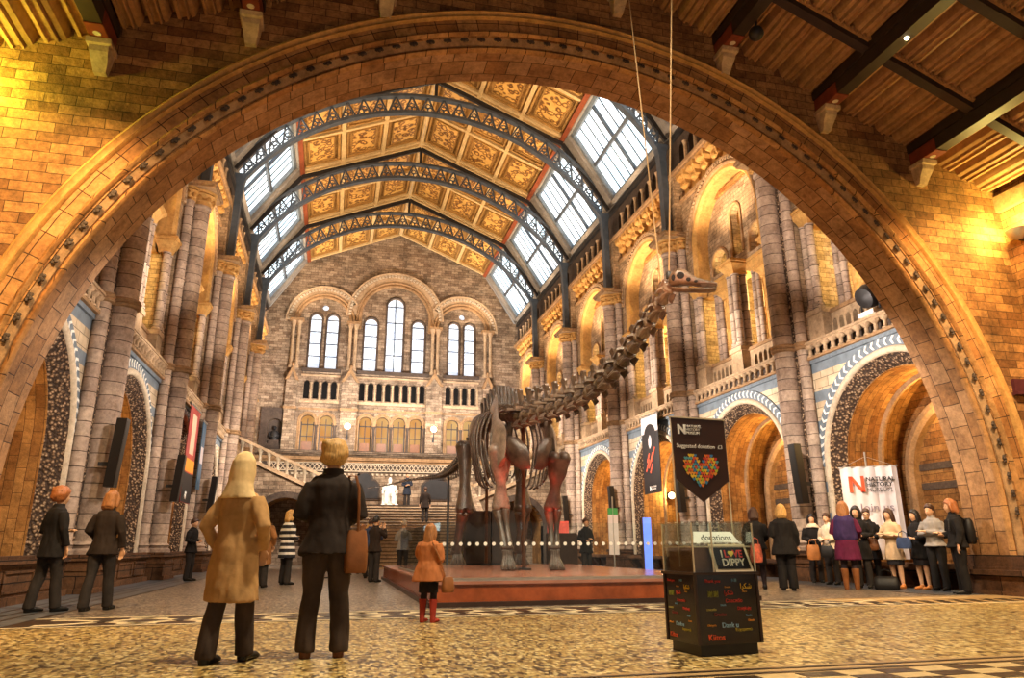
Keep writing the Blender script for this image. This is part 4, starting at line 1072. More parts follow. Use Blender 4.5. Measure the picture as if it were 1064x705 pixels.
# steel armature
plain('box_post', '5a3a26', .35, .4, var=.3)
for y, z0, z1, mt in ((18.55, .42, 4.2, 'box_post'), (23.3, .42, 4.7, 'box_post'), (31.5, 0, 4.05, 'iron')): MB().tube([W(DX, y, z0), W(DX, y, z1)], .055, 10).build('support_post', mt, dino)
for y, z in ((18.55, .42), (23.3, .42), (31.5, 0)): MB().lathe([(.2, 0), (.2, .04), (.07, .07)], *(W(DX, y, z)[:2]), 12, cz=W(DX, y, z).z).build('post_foot', 'iron_dark', dino)
for a, b, lab in (((DX, 9.75, 4.9), (612, 0), 'left-hand steel cable holding up the middle of the dinosaur neck'), ((DX-.03, 9.42, 5.02), (713, 0), 'steel cable running up from the dinosaur skull to the porch ceiling')):
    dx, dy = b[0]-532, b[1]-352.5
    top = Vector((a[0]-.25, 10.0, 13.0)) if b[0] == 612 else Vector((a[0]+.42, 9.0, 12.7))
    t = thing('suspension_cable', lab, 'cable', a)
    MB().tube([(0, 0, 0), top-Vector(a)], .012, 6).build('wire', 'cable_steel' if 'cable_steel' in MATS else plain('cable_steel', 'b99a72', .4, .5), t)
    MB().lathe([(.05, -.02), (.05, .05), (.015, .1)], 0, 0, 8).build('clamp', 'iron_dark', t)
# ------------------------------------------------------------------ props
plain('plinth_red', '9a4a24', .25, var=.45, vs=2.5, spec=.6)
plain('plinth_top', 'a8705c', .22, var=.25, vs=2, spec=.6)
plain('box_brown', '3a2820', .4, var=.25)
plain('paper', 'f1ebe2', .7, var=.08)
plain('cloth_white', 'cbbfbe', .75, var=.12, vs=3)
plain('pennant_brown', '3f2519', .35, var=.15, vs=3)
plain('sign_black', '17120f', .3, var=.1)
plain('orange_red', 'd4481e', .6, var=.15)
plain('steel', 'b8b2a8', .3, .8, var=.15)
plain('acrylic_edge', 'd9c6a6', .2, var=.1)
glassmat('glass')
INK = {}
def ink(h):
    n = 'ink_'+h
    if n not in MATS: plain(n, h, .6, var=0)
    return n
def text(body, size, M, mat, parent, name='lettering', align='LEFT', depth=.002, bold=0.):
    cu = bpy.data.curves.new('t', 'FONT'); cu.body = body; cu.size = size; cu.extrude = depth; cu.align_x = align; cu.offset = bold; cu.resolution_u = 3
    o = bpy.data.objects.new('t', cu); me = evalmesh(o)
    bpy.data.objects.remove(o); bpy.data.curves.remove(cu)
    me.name = name
    r = link(name, me, mat, parent); r.matrix_local = M
    return r
def frameM(o, x, y):   # origin, x axis, y axis -> matrix (text plane)
    x = Vector(x).normalized(); y = Vector(y); y = (y-x*y.dot(x)).normalized(); z = x.cross(y)
    M = Matrix((x, y, z)).transposed().to_4x4(); M.translation = Vector(o); return M
# plinth
t = thing('display_plinth', 'long low red timber plinth under the dinosaur skeleton', 'plinth', (4.87, 12.9, 0))
MB().box(-3.2, 3.2, -.06, 11.9, 0, .08).build('kick_board', 'box_brown', t, smooth=False)
MB().box(-3.13, 3.13, 0, 11.85, .08, .37).build('front_board', 'plinth_red', t, smooth=False)
MB().box(-3.16, 3.16, -.04, 11.9, .37, .42).build('deck', 'plinth_top', t, smooth=False)
# glass barrier along the front and left edge
t = thing('glass_barrier', 'clear glass barrier with a row of white dots along the front of the plinth', 'barrier', (4.87, 13.0, .42))
xs = [-3.0, -1.5, 0, 1.5, 3.0]
for a, b in zip(xs, xs[1:]): MB().box(a+.01, b-.01, -.006, .006, 0, 1.0).build('pane', 'glass', t, smooth=False)
MB().box(-3.0, 3.0, -.03, .03, 0, .05).build('foot_rail', 'steel', t, smooth=False)
for i in range(40):
    d = MB(); d.rings([[(-2.92+.15*i+.034*math.cos(a), y, .63+.034*math.sin(a)) for a in [2*PI*k/12 for k in range(12)]] for y in (-.012, -.008)]); d.build('dot', 'paper', t, smooth=False)
t = thing('glass_barrier', 'clear glass barrier along the left side of the plinth behind the child', 'barrier', (1.87, 13.0, .42))
for i in range(5): MB().box(-.006, .006, 1.5*i+.02, 1.5*i+1.49, 0, 1.0).build('pane', 'glass', t, smooth=False)
MB().box(-.03, .03, 0, 7.5, 0, .05).build('foot_rail', 'steel', t, smooth=False)
for x0, w, d, h, y, lab in ((4.75, .9, .5, 1.75, 24.2, 'tall dark brown cabinet behind the dinosaur, left one of the pair'), (5.75, 1.0, .5, 1.75, 24.2, 'tall dark brown cabinet behind the dinosaur, right one of the pair')):
    t = thing('display_cabinet', lab, 'cabinet', (x0, y, .42))
    MB().box(-w/2, w/2, 0, d, .06, h).build('carcass', 'box_brown', t, smooth=False)
    MB().box(-w/2+.05, w/2-.05, -.02, 0, .12, h-.06).build('front_panel', 'wood_dark', t, smooth=False)
    MB().box(-w/2+.04, w/2-.04, .03, d-.03, 0, .06).build('kick_board', 'black', t, smooth=False)
# donation box
KA = Vector((3.42, 6.56, 0)); a5 = math.radians(5)
kx = Vector((math.cos(a5), math.sin(a5), 0)); ky = Vector((-math.sin(a5), math.cos(a5), 0))
t = thing('donation_box', 'dark donation box covered in thank-you words with a glass top', 'donation box', KA, a5)
KW, KD = .70, .56
MB().box(.03, KW-.03, .03, KD-.03, 0, .1).build('base', 'sign_black', t, smooth=False)
MB().box(0, KW, 0, KD, .1, .73).build('cabinet', plain('kiosk_black', '22170f', .14, var=.1, spec=.6), t, smooth=False)
for x, y in ((0, 0), (KW, 0), (0, KD), (KW, KD)): MB().box(x-.012, x+.012, y-.012, y+.012, .1, .73).build('corner_post', 'box_brown', t, smooth=False)
MB().box(-.025, KW+.025, -.025, KD+.025, .73, .755).build('counter', 'box_brown', t, smooth=False)
KT = KA.to_4d()
def onfront(x, z): return frameM((x, -.004, z), (1, 0, 0), (0, 0, 1))
def onleft(y, z): return frameM((-.004, y, z), (0, -1, 0), (0, 0, 1))
words = [('Thank you', .12, .66, .045, 'd2382c'), ('多謝', .42, .665, .035, '6d9ab0'), ('Gracias', .34, .61, .025, 'e8a33a'), ('\uFE8D\uFEAE\uFEDC\uFEB7', .52, .6, .075, 'e9bd2e'), ('谢谢', .14, .53, .07, '8a8a2e'), ('\uFE8D\uFEAE\uFEDC\uFEB7', .33, .545, .06, 'd8452c'),
         ('Merci', .54, .565, .025, 'e0a030'), ('Спасибо', .34, .475, .05, 'c23a2a'), ('Diolch', .28, .445, .025, '6d9ab0'), ('спасибо', .12, .405, .03, 'b6a34a'), ('Gracias', .2, .355, .05, '7c2a22'), ('Dziękuję', .47, .405, .045, 'cf3b2b'),
         ('Danke', .56, .345, .028, '6c93a8'), ('Obrigado', .12, .265, .028, 'd98a2a'), ('Dank u', .28, .25, .07, '8fb2c4'), ('Grazie', .58, .3, .03, 'd98a2a'), ('Ευχαριστώ', .43, .215, .04, 'b09a2a'), ('Kiitos', .12, .14, .085, 'e0562c')]
for b, x, z, s, c in words:
    text(b, s*.92, onfront(x-.02, z), ink(c), t)
    text(b, s*.72, onleft(KD-.02-(x-.08)*.76, z), ink(c), t)
# glass top of the donation box
for x0, x1, y0, y1 in ((0, KW, 0, .008), (0, KW, KD-.008, KD), (0, .008, 0, KD), (KW-.008, KW, 0, KD)): MB().box(x0, x1, y0, y1, .755, 1.22).build('glass_side', 'glass', t, smooth=False)
MB().box(-.015, KW+.015, -.015, KD+.015, 1.22, 1.235).build('glass_lid', 'glass', t, smooth=False)
for x, y in ((0, 0), (KW, 0), (0, KD), (KW, KD), (.22, 0)): MB().box(x-.006, x+.006, y-.006, y+.006, .755, 1.22).build('glass_corner', 'acrylic_edge', t, smooth=False)
MB().box(.04, KW-.04, .1, KD-.04, .755, .99).build('money_chest', plain('chest_wood', '94694c', .45, var=.4, vs=4), t, smooth=False)
MB().box(.0, KW, .05, KD, .985, 1.0).build('chest_lid', 'acrylic_edge', t, smooth=False)
MB().prism([(.12, 1.03), (.66, 1.03), (.6, 1.14), (.16, 1.14)], lambda u, v, w: (u, .16+w+(v-1.03)*.5, v), .01).build('name_board', 'paper', t, smooth=False)
text('donations', .09, frameM((.2, .145, 1.055), (1, 0, 0), (0, .45, 1)), 'sign_black', t)
cn = MB()
for i in range(26): cn.lathe([(.03, 0), (.03, .008)], .1+random.random()*.5, .15+random.random()*.3, 8, cz=1.0+random.random()*.02)
cn.build('coin_heap', 'steel', t)
# tilted sign on the counter
s = thing('table_sign', 'tilted framed sign reading love message on the front of the donation box counter', 'sign', KA+kx*.24+ky*-.01+Vector((0, 0, .757)), a5)
tilt = lambda u, v, w: (u, .0+v*.26-w, v)
MB().prism([(0, 0), (.44, 0), (.40, .26), (-.02, .26)], lambda u, v, w: (u, v*.26+.02-w, v), .015).build('frame', 'acrylic_edge', s, smooth=False)
MB().prism([(.03, .025), (.41, .025), (.375, .237), (.015, .237)], lambda u, v, w: (u, v*.26+.004-w, v), .003).build('panel', 'sign_black', s, smooth=False)
TM = lambda x, z: frameM((x, z*.26-.002, z), (1, 0, 0), (0, .26, 1))
text('I', .1, TM(.09, .135), ink('d8c9b0'), s, bold=.002); text('L', .1, TM(.13, .135), ink('d2382c'), s, bold=.002); text('VE', .1, TM(.235, .135), ink('d2382c'), s, bold=.002)
text('DIPPY', .1, TM(.09, .055), ink('ecdfc8'), s, bold=.002)
def heartpts(c, r, n=26):
    o = []
    for i in range(n):
        a = 2*PI*i/n; o.append((c[0]+r*(16*math.sin(a)**3)/17, c[1]+r*(13*math.cos(a)-5*math.cos(2*a)-2*math.cos(3*a)-math.cos(4*a))/17))
    return o
MB().prism(heartpts((.208, .17), .036), lambda u, v, w: (u, v*.26-.004-w, v), .003).build('heart', ink('e0c04a'), s, smooth=False)
# pennant above the donation box
p = thing('pennant_sign', 'dark brown pennant board with a heart made of little hearts above the donation box', 'sign', KA+ky*.3, a5)
pw = .66; f = lambda u, v, w: (u, -.008+w, v)
MB().prism([(.03, 2.32), (.03+pw, 2.31), (.03+pw, 1.66), (.03+pw/2, 1.44), (.05, 1.67)], f, .012).build('board', 'pennant_brown', p, smooth=False)
for x in (.03, .03+pw): MB().tube([(x, 0, .8), (x, 0, 2.33)], .008, 6).build('rod', 'acrylic_edge', p)
MB().box(.02, .04+pw, -.012, .012, 2.315, 2.33).build('top_bar', 'acrylic_edge', p, smooth=False)
FM = lambda x, z: frameM((x, -.012, z), (1, 0, 0), (0, 0, 1))
text('N', .135, FM(.1, 2.15), 'paper', p, bold=.006)
for i, wd in enumerate(('NATURAL', 'HISTORY', 'MUSEUM')): text(wd, .042, FM(.205, 2.218-.036*i), 'paper', p)
text('Suggested donation  £3', .06, FM(.36, 2.0), 'paper', p, align='CENTER')
hc = (.36, 1.78); hp = heartpts(hc, .225, 60)
def inside(x, y, P):
    r = False
    for (x0, y0), (x1, y1) in zip(P, P[1:]+P[:1]):
        if (y0 > y) != (y1 > y) and x < (x1-x0)*(y-y0)/(y1-y0)+x0: r = not r
    return r
cols = ['d2382c', 'e8762c', 'ecc43a', '58a0a8', 'b8c83a', 'e05a3a', 'f0a040', '3f86b8']
k = 0; row = 0
y = hc[1]-.23
while y < hc[1]+.2:
    x = hc[0]-.23+(.016 if row % 2 else 0)
    while x < hc[0]+.23:
        if inside(x, y, hp):
            MB().prism(heartpts((x, y), .019+.006*random.random(), 14), lambda u, v, w: (u, -.014+w, v), .004).build('little_heart', ink(random.choice(cols)), p, smooth=False); k += 1
        x += .033
    y += .031; row += 1
# hanging banners
def banner_wall(x, y0, y1, z0, z1, sg, lab, parts, mats):
    t = thing('hanging_banner', lab, 'banner', (x, (y0+y1)/2, 0))
    h = (y1-y0)/2
    MB().box(-.015, .015, -h, h, z0, z1).build('cloth', mats[0], t, smooth=False)
    MB().tube([(0, -h-.1, z1), (0, h+.1, z1)], .05, 8).build('pole', 'steel', t)
    return t
t = banner_wall(14.02, 29.35, 31.15, 3.3, 6.85, -1, 'tall black and white exhibition banner hanging on the right wall beside the pennant sign', None, ['banner_black' if 'banner_black' in MATS else plain('banner_black', '201d20', .5, var=.2)])
if True:
    X = -.02
    MB().box(X-.002, X, -.9, .9, 6.05, 6.83).build('pale_top', 'cloth_white', t, smooth=False)
    m = MB(); m.rings([[(X-.004, .0+r*math.cos(a), z+.3*r*math.sin(a)) for a in [2*PI*i/14 for i in range(14)]] for r, z in ((.7, 5.9), (.72, 6.1), (.5, 6.4), (.1, 6.5))])
    m.v = [(X-.004-abs(0)*0, y, z) for x_, y, z in m.v]
    MB().prism([(.62*math.cos(a), 5.95+.5*math.sin(a)) for a in [2*PI*i/20 for i in range(20)]], lambda u, v, w: (X-.006+w, u, v), .005).build('dark_head', 'banner_black', t, smooth=False)
    MB().prism([(.16, 5.75), (.0, 5.95), (-.16, 5.75), (-.12, 5.45), (.05, 5.3), (.17, 5.5)], lambda u, v, w: (X-.01+w, u, v), .005).build('pale_face', 'cloth_white', t, smooth=False)
    m = MB()
    for i, (u, v, L) in enumerate(((.55, 4.55, .7), (.25, 4.75, .9), (-.05, 5.0, .8), (.1, 4.4, .5), (.4, 4.9, .5))): m.obox((X-.008, u, v-L*.35), (X-.008, u-L*.55, v+L*.4), .09, .012, (1, 0, 0))
    m.build('red_script', ink('e2593c'), t, smooth=False)
    MX = lambda y, z: frameM((X-.006, y, z), (0, -1, 0), (0, 0, 1))
    text('N', .3, MX(.3, 3.42), 'paper', t, bold=.01); text('NATURAL', .1, MX(0, 3.56), 'paper', t); text('HISTORY', .1, MX(0, 3.45), 'paper', t)
t = banner_wall(-5.72, 29.9, 31.9, 2.7, 6.5, 1, 'tall red and orange exhibition banner hanging on the left wall', None, ['banner_red' if 'banner_red' in MATS else plain('banner_red', '9c3a34', .6, var=.35, vs=1.5)])
MB().box(.016, .02, -.4, .5, 4.6, 6.2).build('pale_picture', ink('d9a98e'), t, smooth=False); MB().box(.016, .02, -.98, .98, 3.9, 4.4).build('orange_panel', ink('d98a2a'), t, smooth=False)
MB().box(.016, .02, -.98, .98, 2.72, 3.85).build('black_panel', 'banner_black', t, smooth=False)
ML = lambda y, z: frameM((.022, y, z), (0, 1, 0), (0, 0, 1))
text('N', .4, ML(-.3, 2.85), 'paper', t, bold=.01)
t = banner_wall(-5.72, 33.2-.3, 34.0-.3, 3.4, 6.3, 1, 'narrow blue banner on the left wall beside the red banner', None, ['banner_blue' if 'banner_blue' in MATS else plain('banner_blue', '3f5a72', .6, var=.3, vs=1.5)])
MB().box(.016, .02, -.3, .3, 4.5, 5.2).build('pale_picture', 'cloth_white', t, smooth=False)
# join-us banner on its stand
t = thing('standing_banner', 'white cloth banner with a red letter emblem behind the queue of women', 'banner', (13.80, 16.33, 0), math.atan2(-.9, 1.03))
m = MB(); n = 24; rs = []; bw = .685
for i in range(n+1):
    u = -bw+2*bw*i/n; d = .03*math.sin(i*1.35)+.012*math.sin(i*3.1)
    rs.append([(u, d, .66), (u, d, 1.7), (u, d*.8, 3.02), (u, d*.8+.012, 3.02), (u, d+.012, 1.7), (u, d+.012, .66)])
m.rings(rs).build('cloth', 'cloth_white', t, ang=60)
MB().tube([(-bw-.03, .02, 3.02), (bw+.03, .02, 3.02)], .02, 8).build('cross_bar', 'steel', t); MB().tube([(-.06, -.02, 0), (-.04, .07, .7), (-.02, .07, 3.42)], .026, 8).build('pole', 'steel', t)
MB().tube([(-bw+.04, .02, 3.02), (-.02, .07, 3.3), (bw-.04, .02, 3.02)], .006, 5).build('cord', 'steel', t)
JM = lambda x, z: frameM((x, -.05, z), (1, 0, 0), (0, 0, 1))
m = MB(); zz = lambda u, v, w: (-.5+u*.38, -.05+w, 2.36+v*.42)
for P in ([(0, 0), (0, 1), (.22, 1), (.22, 0)], [(.78, 0), (.78, 1), (1, 1), (1, 0)], [(0, 1), (.26, 1), (1, 0), (.74, 0)]): m.prism(P, zz, .012)
m.build('letter_emblem', 'orange_red', t, smooth=False)
for i, wd in enumerate(('NATURAL', 'HISTORY', 'MUSEUM')): text(wd, .152, JM(-.08, 2.64-.14*i), 'sign_black', t, bold=.003 if i < 2 else 0)
text('Join us', .3, JM(-.3, 1.86), ink('7c6a72'), t)
# column loudspeakers on the piers
def speaker(x, y, z0, z1, sg, lab):
    t = thing('column_speaker', lab, 'loudspeaker', (x, y, z0), group='column loudspeakers')
    h = z1-z0; m = MB(); m.rings([[(sg*-.13+d, -.16, z), (sg*.1+d, -.16, z), (sg*.1+d, .16, z), (sg*-.13+d, .16, z)] for z, d in ((0, sg*.04), (h, -sg*.05))]); m.build('cabinet', 'speaker_black', t, smooth=False)
    MB().box(-.03, .03, -.03, .03, h*.3, h*.36).box(min(0, sg*.35), max(0, sg*.35), -.025, .025, h*.3, h*.36).build('bracket', 'iron_dark', t, smooth=False)
    MB().rings([[(sg*-.135+d, -.13, z), (sg*-.13+d, -.13, z), (sg*-.13+d, .13, z), (sg*-.135+d, .13, z)] for z, d in ((.06, sg*.038), (h-.06, -sg*.048))]).build('grille', 'black', t, smooth=False)
for k, (z0, z1) in ((1, (2.2, 3.95)), (2, (2.3, 3.95)), (3, (2.3, 3.9)), (4, (2.3, 3.9))):
    speaker(13.5, pierY(k)-.7 if k == 1 else pierY(k)-.4, z0, z1, 1, f'black column loudspeaker on the right-hand pillar {["nearest the great arch","second from the great arch","third from the great arch","fourth from the great arch"][k-1]}')
    speaker(-5.2, pierY(k)-.5, z0+.2, z1+.1, -1, f'black column loudspeaker on the left-hand pillar {["nearest the great arch","second from the great arch","third from the great arch","fourth from the great arch"][k-1]}')
# floodlights on the gallery
def flood(x, y, z, sg, lab, kind):
    t = thing('floodlight', lab, 'floodlight', (x, y, z))
    MB().box(-.2, .2, -.3, .3, 0, .12).build('base', 'paper', t, smooth=False)
    MB().tube([(0, -.34, .12), (0, -.34, .5)], .03, 6).tube([(0, .34, .12), (0, .34, .5)], .03, 6).build('yoke', 'iron_dark', t)
    MB().lathe([(.1, -.3), (.3, -.22), (.36, 0), (.3, .2), (.18, .3)], 0, 0, 14).xf(Matrix.Translation((0, 0, .6)) @ Matrix.Rotation(sg*1.1, 4, 'Y')).build('lamp_housing', 'iron_dark', t)
    MB().lathe([(.26, .23), (.26, .26)], 0, 0, 14).xf(Matrix.Translation((0, 0, .6)) @ Matrix.Rotation(sg*1.1, 4, 'Y')).build('lens', 'gold_stone', t)
flood(14.3, 15.9, 7.17, 1, 'dark round floodlight on the right-hand gallery rail near the great arch', 0)
t = thing('projector_box', 'angular brown projector box beside the floodlight on the right-hand gallery rail', 'projector', (14.3, 15.0, 7.17))
MB().prism([(-.3, .1), (.25, 0), (.4, .35), (.3, .6), (-.15, .62)], lambda u, v, w: (-.2+w, u, v+.05), .4).build('housing', 'box_brown', t, smooth=False)
MB().box(-.15, .15, -.1, .1, 0, .08).build('base', 'iron_dark', t, smooth=False)
flood(-6.05, 20.6, 7.17, -1, 'dark round floodlight on the left-hand gallery rail', 0)
# porch wall lamps
for x, z, sg, lab in ((PXR-.2, 7.75, 1, 'small bowl wall lamp in the right-hand corner of the porch'), (PXL+.2, 8.1, -1, 'small bowl wall lamp in the left-hand corner of the porch')):
    t = thing('bowl_lamp', lab, 'wall lamp', (x, AY0-.5, z))
    MB().lathe([(.05, -.1), (.2, .0), (.26, .12), (.22, .1), (.05, -.03)], 0, 0, 16).build('bowl', 'steel', t)
    MB().box(min(0, sg*.2), max(0, sg*.2), -.03, .03, -.12, -.06).build('arm', 'iron_dark', t, smooth=False)
    MB().ball((0, 0, .06), .07, 10, 6).build('bulb', 'lamp_glow', t)
t = thing('ceiling_downlight', 'tiny bright downlight fixed beside a porch ceiling beam', 'lamp', (10.35, 9.5, cz(6.2)-.34))
MB().lathe([(.04, .1), (.06, 0), (.07, -.08)], 0, 0, 10).build('housing', 'iron_dark', t); MB().ball((0, 0, -.08), .05, 8, 6).build('bulb', 'lamp_glow', t)
t = thing('globe_lamp', 'round spotlight fixed near the top of the porch beam above the arch', 'lamp', (8.0, 10.9, 11.35))
MB().ball((0, 0, 0), .16, 12, 8).build('housing', 'iron_dark', t); MB().tube([(0, 0, .1), (.05, 0, .4)], .03, 6).build('stem', 'iron_dark', t)
# freestanding signs beyond the plinth
t = thing('totem_sign', 'slim glowing blue information post behind the right end of the glass barrier', 'sign', (8.35, 18.6, 0))
MB().box(-.12, .12, -.05, .05, .03, 1.75).build('body', plain('blue_screen', '5a78e8', .4, emit=1.2, var=.2), t, smooth=False); MB().box(-.25, .25, -.15, .15, 0, .04).build('foot', 'iron_dark', t, smooth=False); MB().box(-.16, -.12, -.06, .06, .03, 1.75).build('edge', 'box_brown', t, smooth=False)
t = thing('totem_sign', 'slim pale banner post with a green top behind the glass barrier', 'sign', (8.5, 21.4, 0))
MB().box(-.16, .16, -.02, .02, .75, 1.95).build('panel', 'cloth_white', t, smooth=False); MB().box(-.16, .16, -.022, .022, 1.95, 2.15).build('green_cap', ink('3f8a4a'), t, smooth=False); MB().tube([(0, 0, 0), (0, 0, 2.5)], .025, 8).lathe([(.25, 0), (.25, .03), (.03, .06)], 0, 0, 12).build('pole', 'steel', t)
t = thing('ticket_desk', 'dark desk with a red lit top behind the dinosaur', 'desk', (8.75, 27.5, 0))
MB().box(-.55, .55, -.3, .3, 0, 1.5).build('body', 'box_brown', t, smooth=False); MB().box(-.5, .2, -.32, .25, 1.5, 1.95).build('screen', plain('red_screen', 'd85a4a', .4, emit=.6, var=.3), t, smooth=False)
t = thing('information_screen', 'glowing pale blue information screen beside the striped-coat woman', 'screen', (.15, 26.0, 0))
MB().box(-.4, .4, -.04, .04, 1.55, 2.1).build('display', plain('pale_screen', 'cfeaf2', .4, emit=.9, var=.1), t, smooth=False); MB().box(-.07, .07, -.03, .03, 0, 1.55).box(-.3, .3, -.2, .2, 0, .04).build('stand', 'iron_dark', t, smooth=False)

t = thing('wall_lamp', 'glowing wall lamp inside the right-hand arch behind the hanging banner', 'wall lamp', (16.2, 32.85, 3.4))
MB().box(-.08, .08, .1, .5, -.15, .15).build('bracket', 'iron_dark', t, smooth=False); MB().ball((0, 0, 0), .16, 12, 8).build('globe', 'lamp_glow', t)

t = thing('wall_notice', 'small dark maroon notice box on the wall at the right end of the great arch', 'notice', (14.42, 12.1, 4.3))
MB().box(-.2, .3, -.08, 0, -.12, .18).build('board', plain('maroon', '4a2028', .5, var=.2), t, smooth=False); MB().box(-.24, .34, -.16, 0, -.18, -.12).build('shelf', 'maroon', t, smooth=False)
# ------------------------------------------------------------------ people
from mathutils import noise as mnoise
import numpy as np
plain('skin', 'c99a76', .55, var=.12, vs=12); plain('skin_dark', '7a5038', .55, var=.12, vs=12)
def cloth(name, c, var=.3, rough=.85, bump=.35): 
    if name not in MATS: plain(name, c, rough, var=var, vs=6, bump=bump, spec=.25)
    return name
def hairmat(name, c):
    m, nt, b = newmat(name); P = worldpos(nt)
    mp = nt.nodes.new('ShaderNodeMapping'); mp.inputs['Scale'].default_value = (60, 60, 7); nt.links.new(P, mp.inputs[0])
    s = noise(nt, mp.outputs[0], 1.5, 4)
    h = srgb(c)
    nt.links.new(ramp(nt, s, [(.3, tuple(x*.45 for x in h[:3])), (.65, h[:3])]), b.inputs['Base Color']); b.inputs['Roughness'].default_value = .5
    bp = N(nt, 'ShaderNodeBump', i_Strength=.7, i_Distance=.01); nt.links.new(s, bp.inputs['Height']); nt.links.new(bp.outputs[0], b.inputs['Normal'])
for n_, c_ in (('hair_blond', 'd9a860'), ('hair_orange', 'ac6634'), ('hair_ginger', 'ad7240'), ('hair_brown', '4a2e1e'), ('hair_black', '1d1512'), ('hair_grey', 'b9a48e')): hairmat(n_, c_)
plain('eye_dark', '1a1210', .2, var=0); plain('lip', '9a5648', .5, var=.1)
def remesh(o, vox, it=3, fold=0.):
    r = o.modifiers.new('r', 'REMESH'); r.mode = 'VOXEL'; r.voxel_size = vox
    s = o.modifiers.new('s', 'SMOOTH'); s.factor = .5; s.iterations = it
    bake(o)
    me = o.data
    if fold:
        n = len(me.vertices); co = np.empty(n*3, 'f'); no = np.empty(n*3, 'f')
        me.vertices.foreach_get('co', co); me.vertex_normals.foreach_get('vector', no)
        co = co.reshape(-1, 3); no = no.reshape(-1, 3)
        d = np.array([mnoise.noise((p[0]*9, p[1]*9, p[2]*3.2))+.5*mnoise.noise((p[0]*22, p[1]*22, p[2]*9+5)) for p in co.tolist()], 'f')
        me.vertices.foreach_set('co', (co+no*(d[:, None]*fold)).ravel().astype('f'))
    me.polygons.foreach_set('use_smooth', [True]*len(me.polygons)); me.update()
    return o
ARMS = {
 'down': lambda s: ((s*.245, .03, 1.13), (s*.255, -.05, .88), (s*-.1, -.15, -1)),
 'front': lambda s: ((s*.25, .04, 1.12), (s*.085, -.205, 1.08+.02*s), (s*-.75, -.35, .3)),
 'cross': lambda s: ((s*.25, -.03, 1.13), (s*-.09, -.185-.025*s, 1.17+.02*s), (s*-1, .1, .15)),
 'face': lambda s: ((s*.25, -.12, 1.2), (s*.09, -.27, 1.42), (s*-.3, -.35, 1)),
 'pocket': lambda s: ((s*.30, .07, 1.13), (s*.225, -.07, .93), (s*-.3, -.45, -.7)),
 'out': lambda s: ((s*.30, -.1, 1.2), (s*.36, -.33, 1.12), (s*.1, -1, .1)),
 'bag': lambda s: ((s*.26, .04, 1.15), (s*.2, -.2, 1.02), (s*-.1, -.8, -.4)),
}
def hand(m, w, d, s, k=1.):
    """palm, four unequal curled fingers and a thumb leaving the side of the palm"""
    w = Vector(w); d = Vector(d).normalized(); up = Vector((0, 0, 1))
    if abs(d.z) > .85: up = Vector((0, -1, 0))
    a = d.cross(up).normalized(); b = a.cross(d).normalized()    # a: across palm, b: back of hand
    m.tube([w-d*.02, w+d*.03, w+d*.08, w+d*.095], [.026*k, .036*k, .040*k, .034*k], 10, ry=[.02*k, .018*k, .016*k, .013*k], ref=a)
    for i, L in enumerate((.066, .076, .07, .055)):
        o = w+d*.088+a*((i-1.5)*.0205); c = -b
        m.tube([o-d*.015, o+d*L*.45+c*.004, o+d*L*.8+c*.02, o+d*L*.95+c*.036], [.0105*k, .0098*k, .009*k, .0072*k], 7)
    o = w+d*.03-a*.034*s
    m.tube([w+d*.015-a*.02*s, o-a*.012*s+d*.015-b*.008, o-a*.018*s+d*.045-b*.018, o-a*.012*s+d*.062-b*.026], [.014*k, .0125*k, .011*k, .008*k], 7)
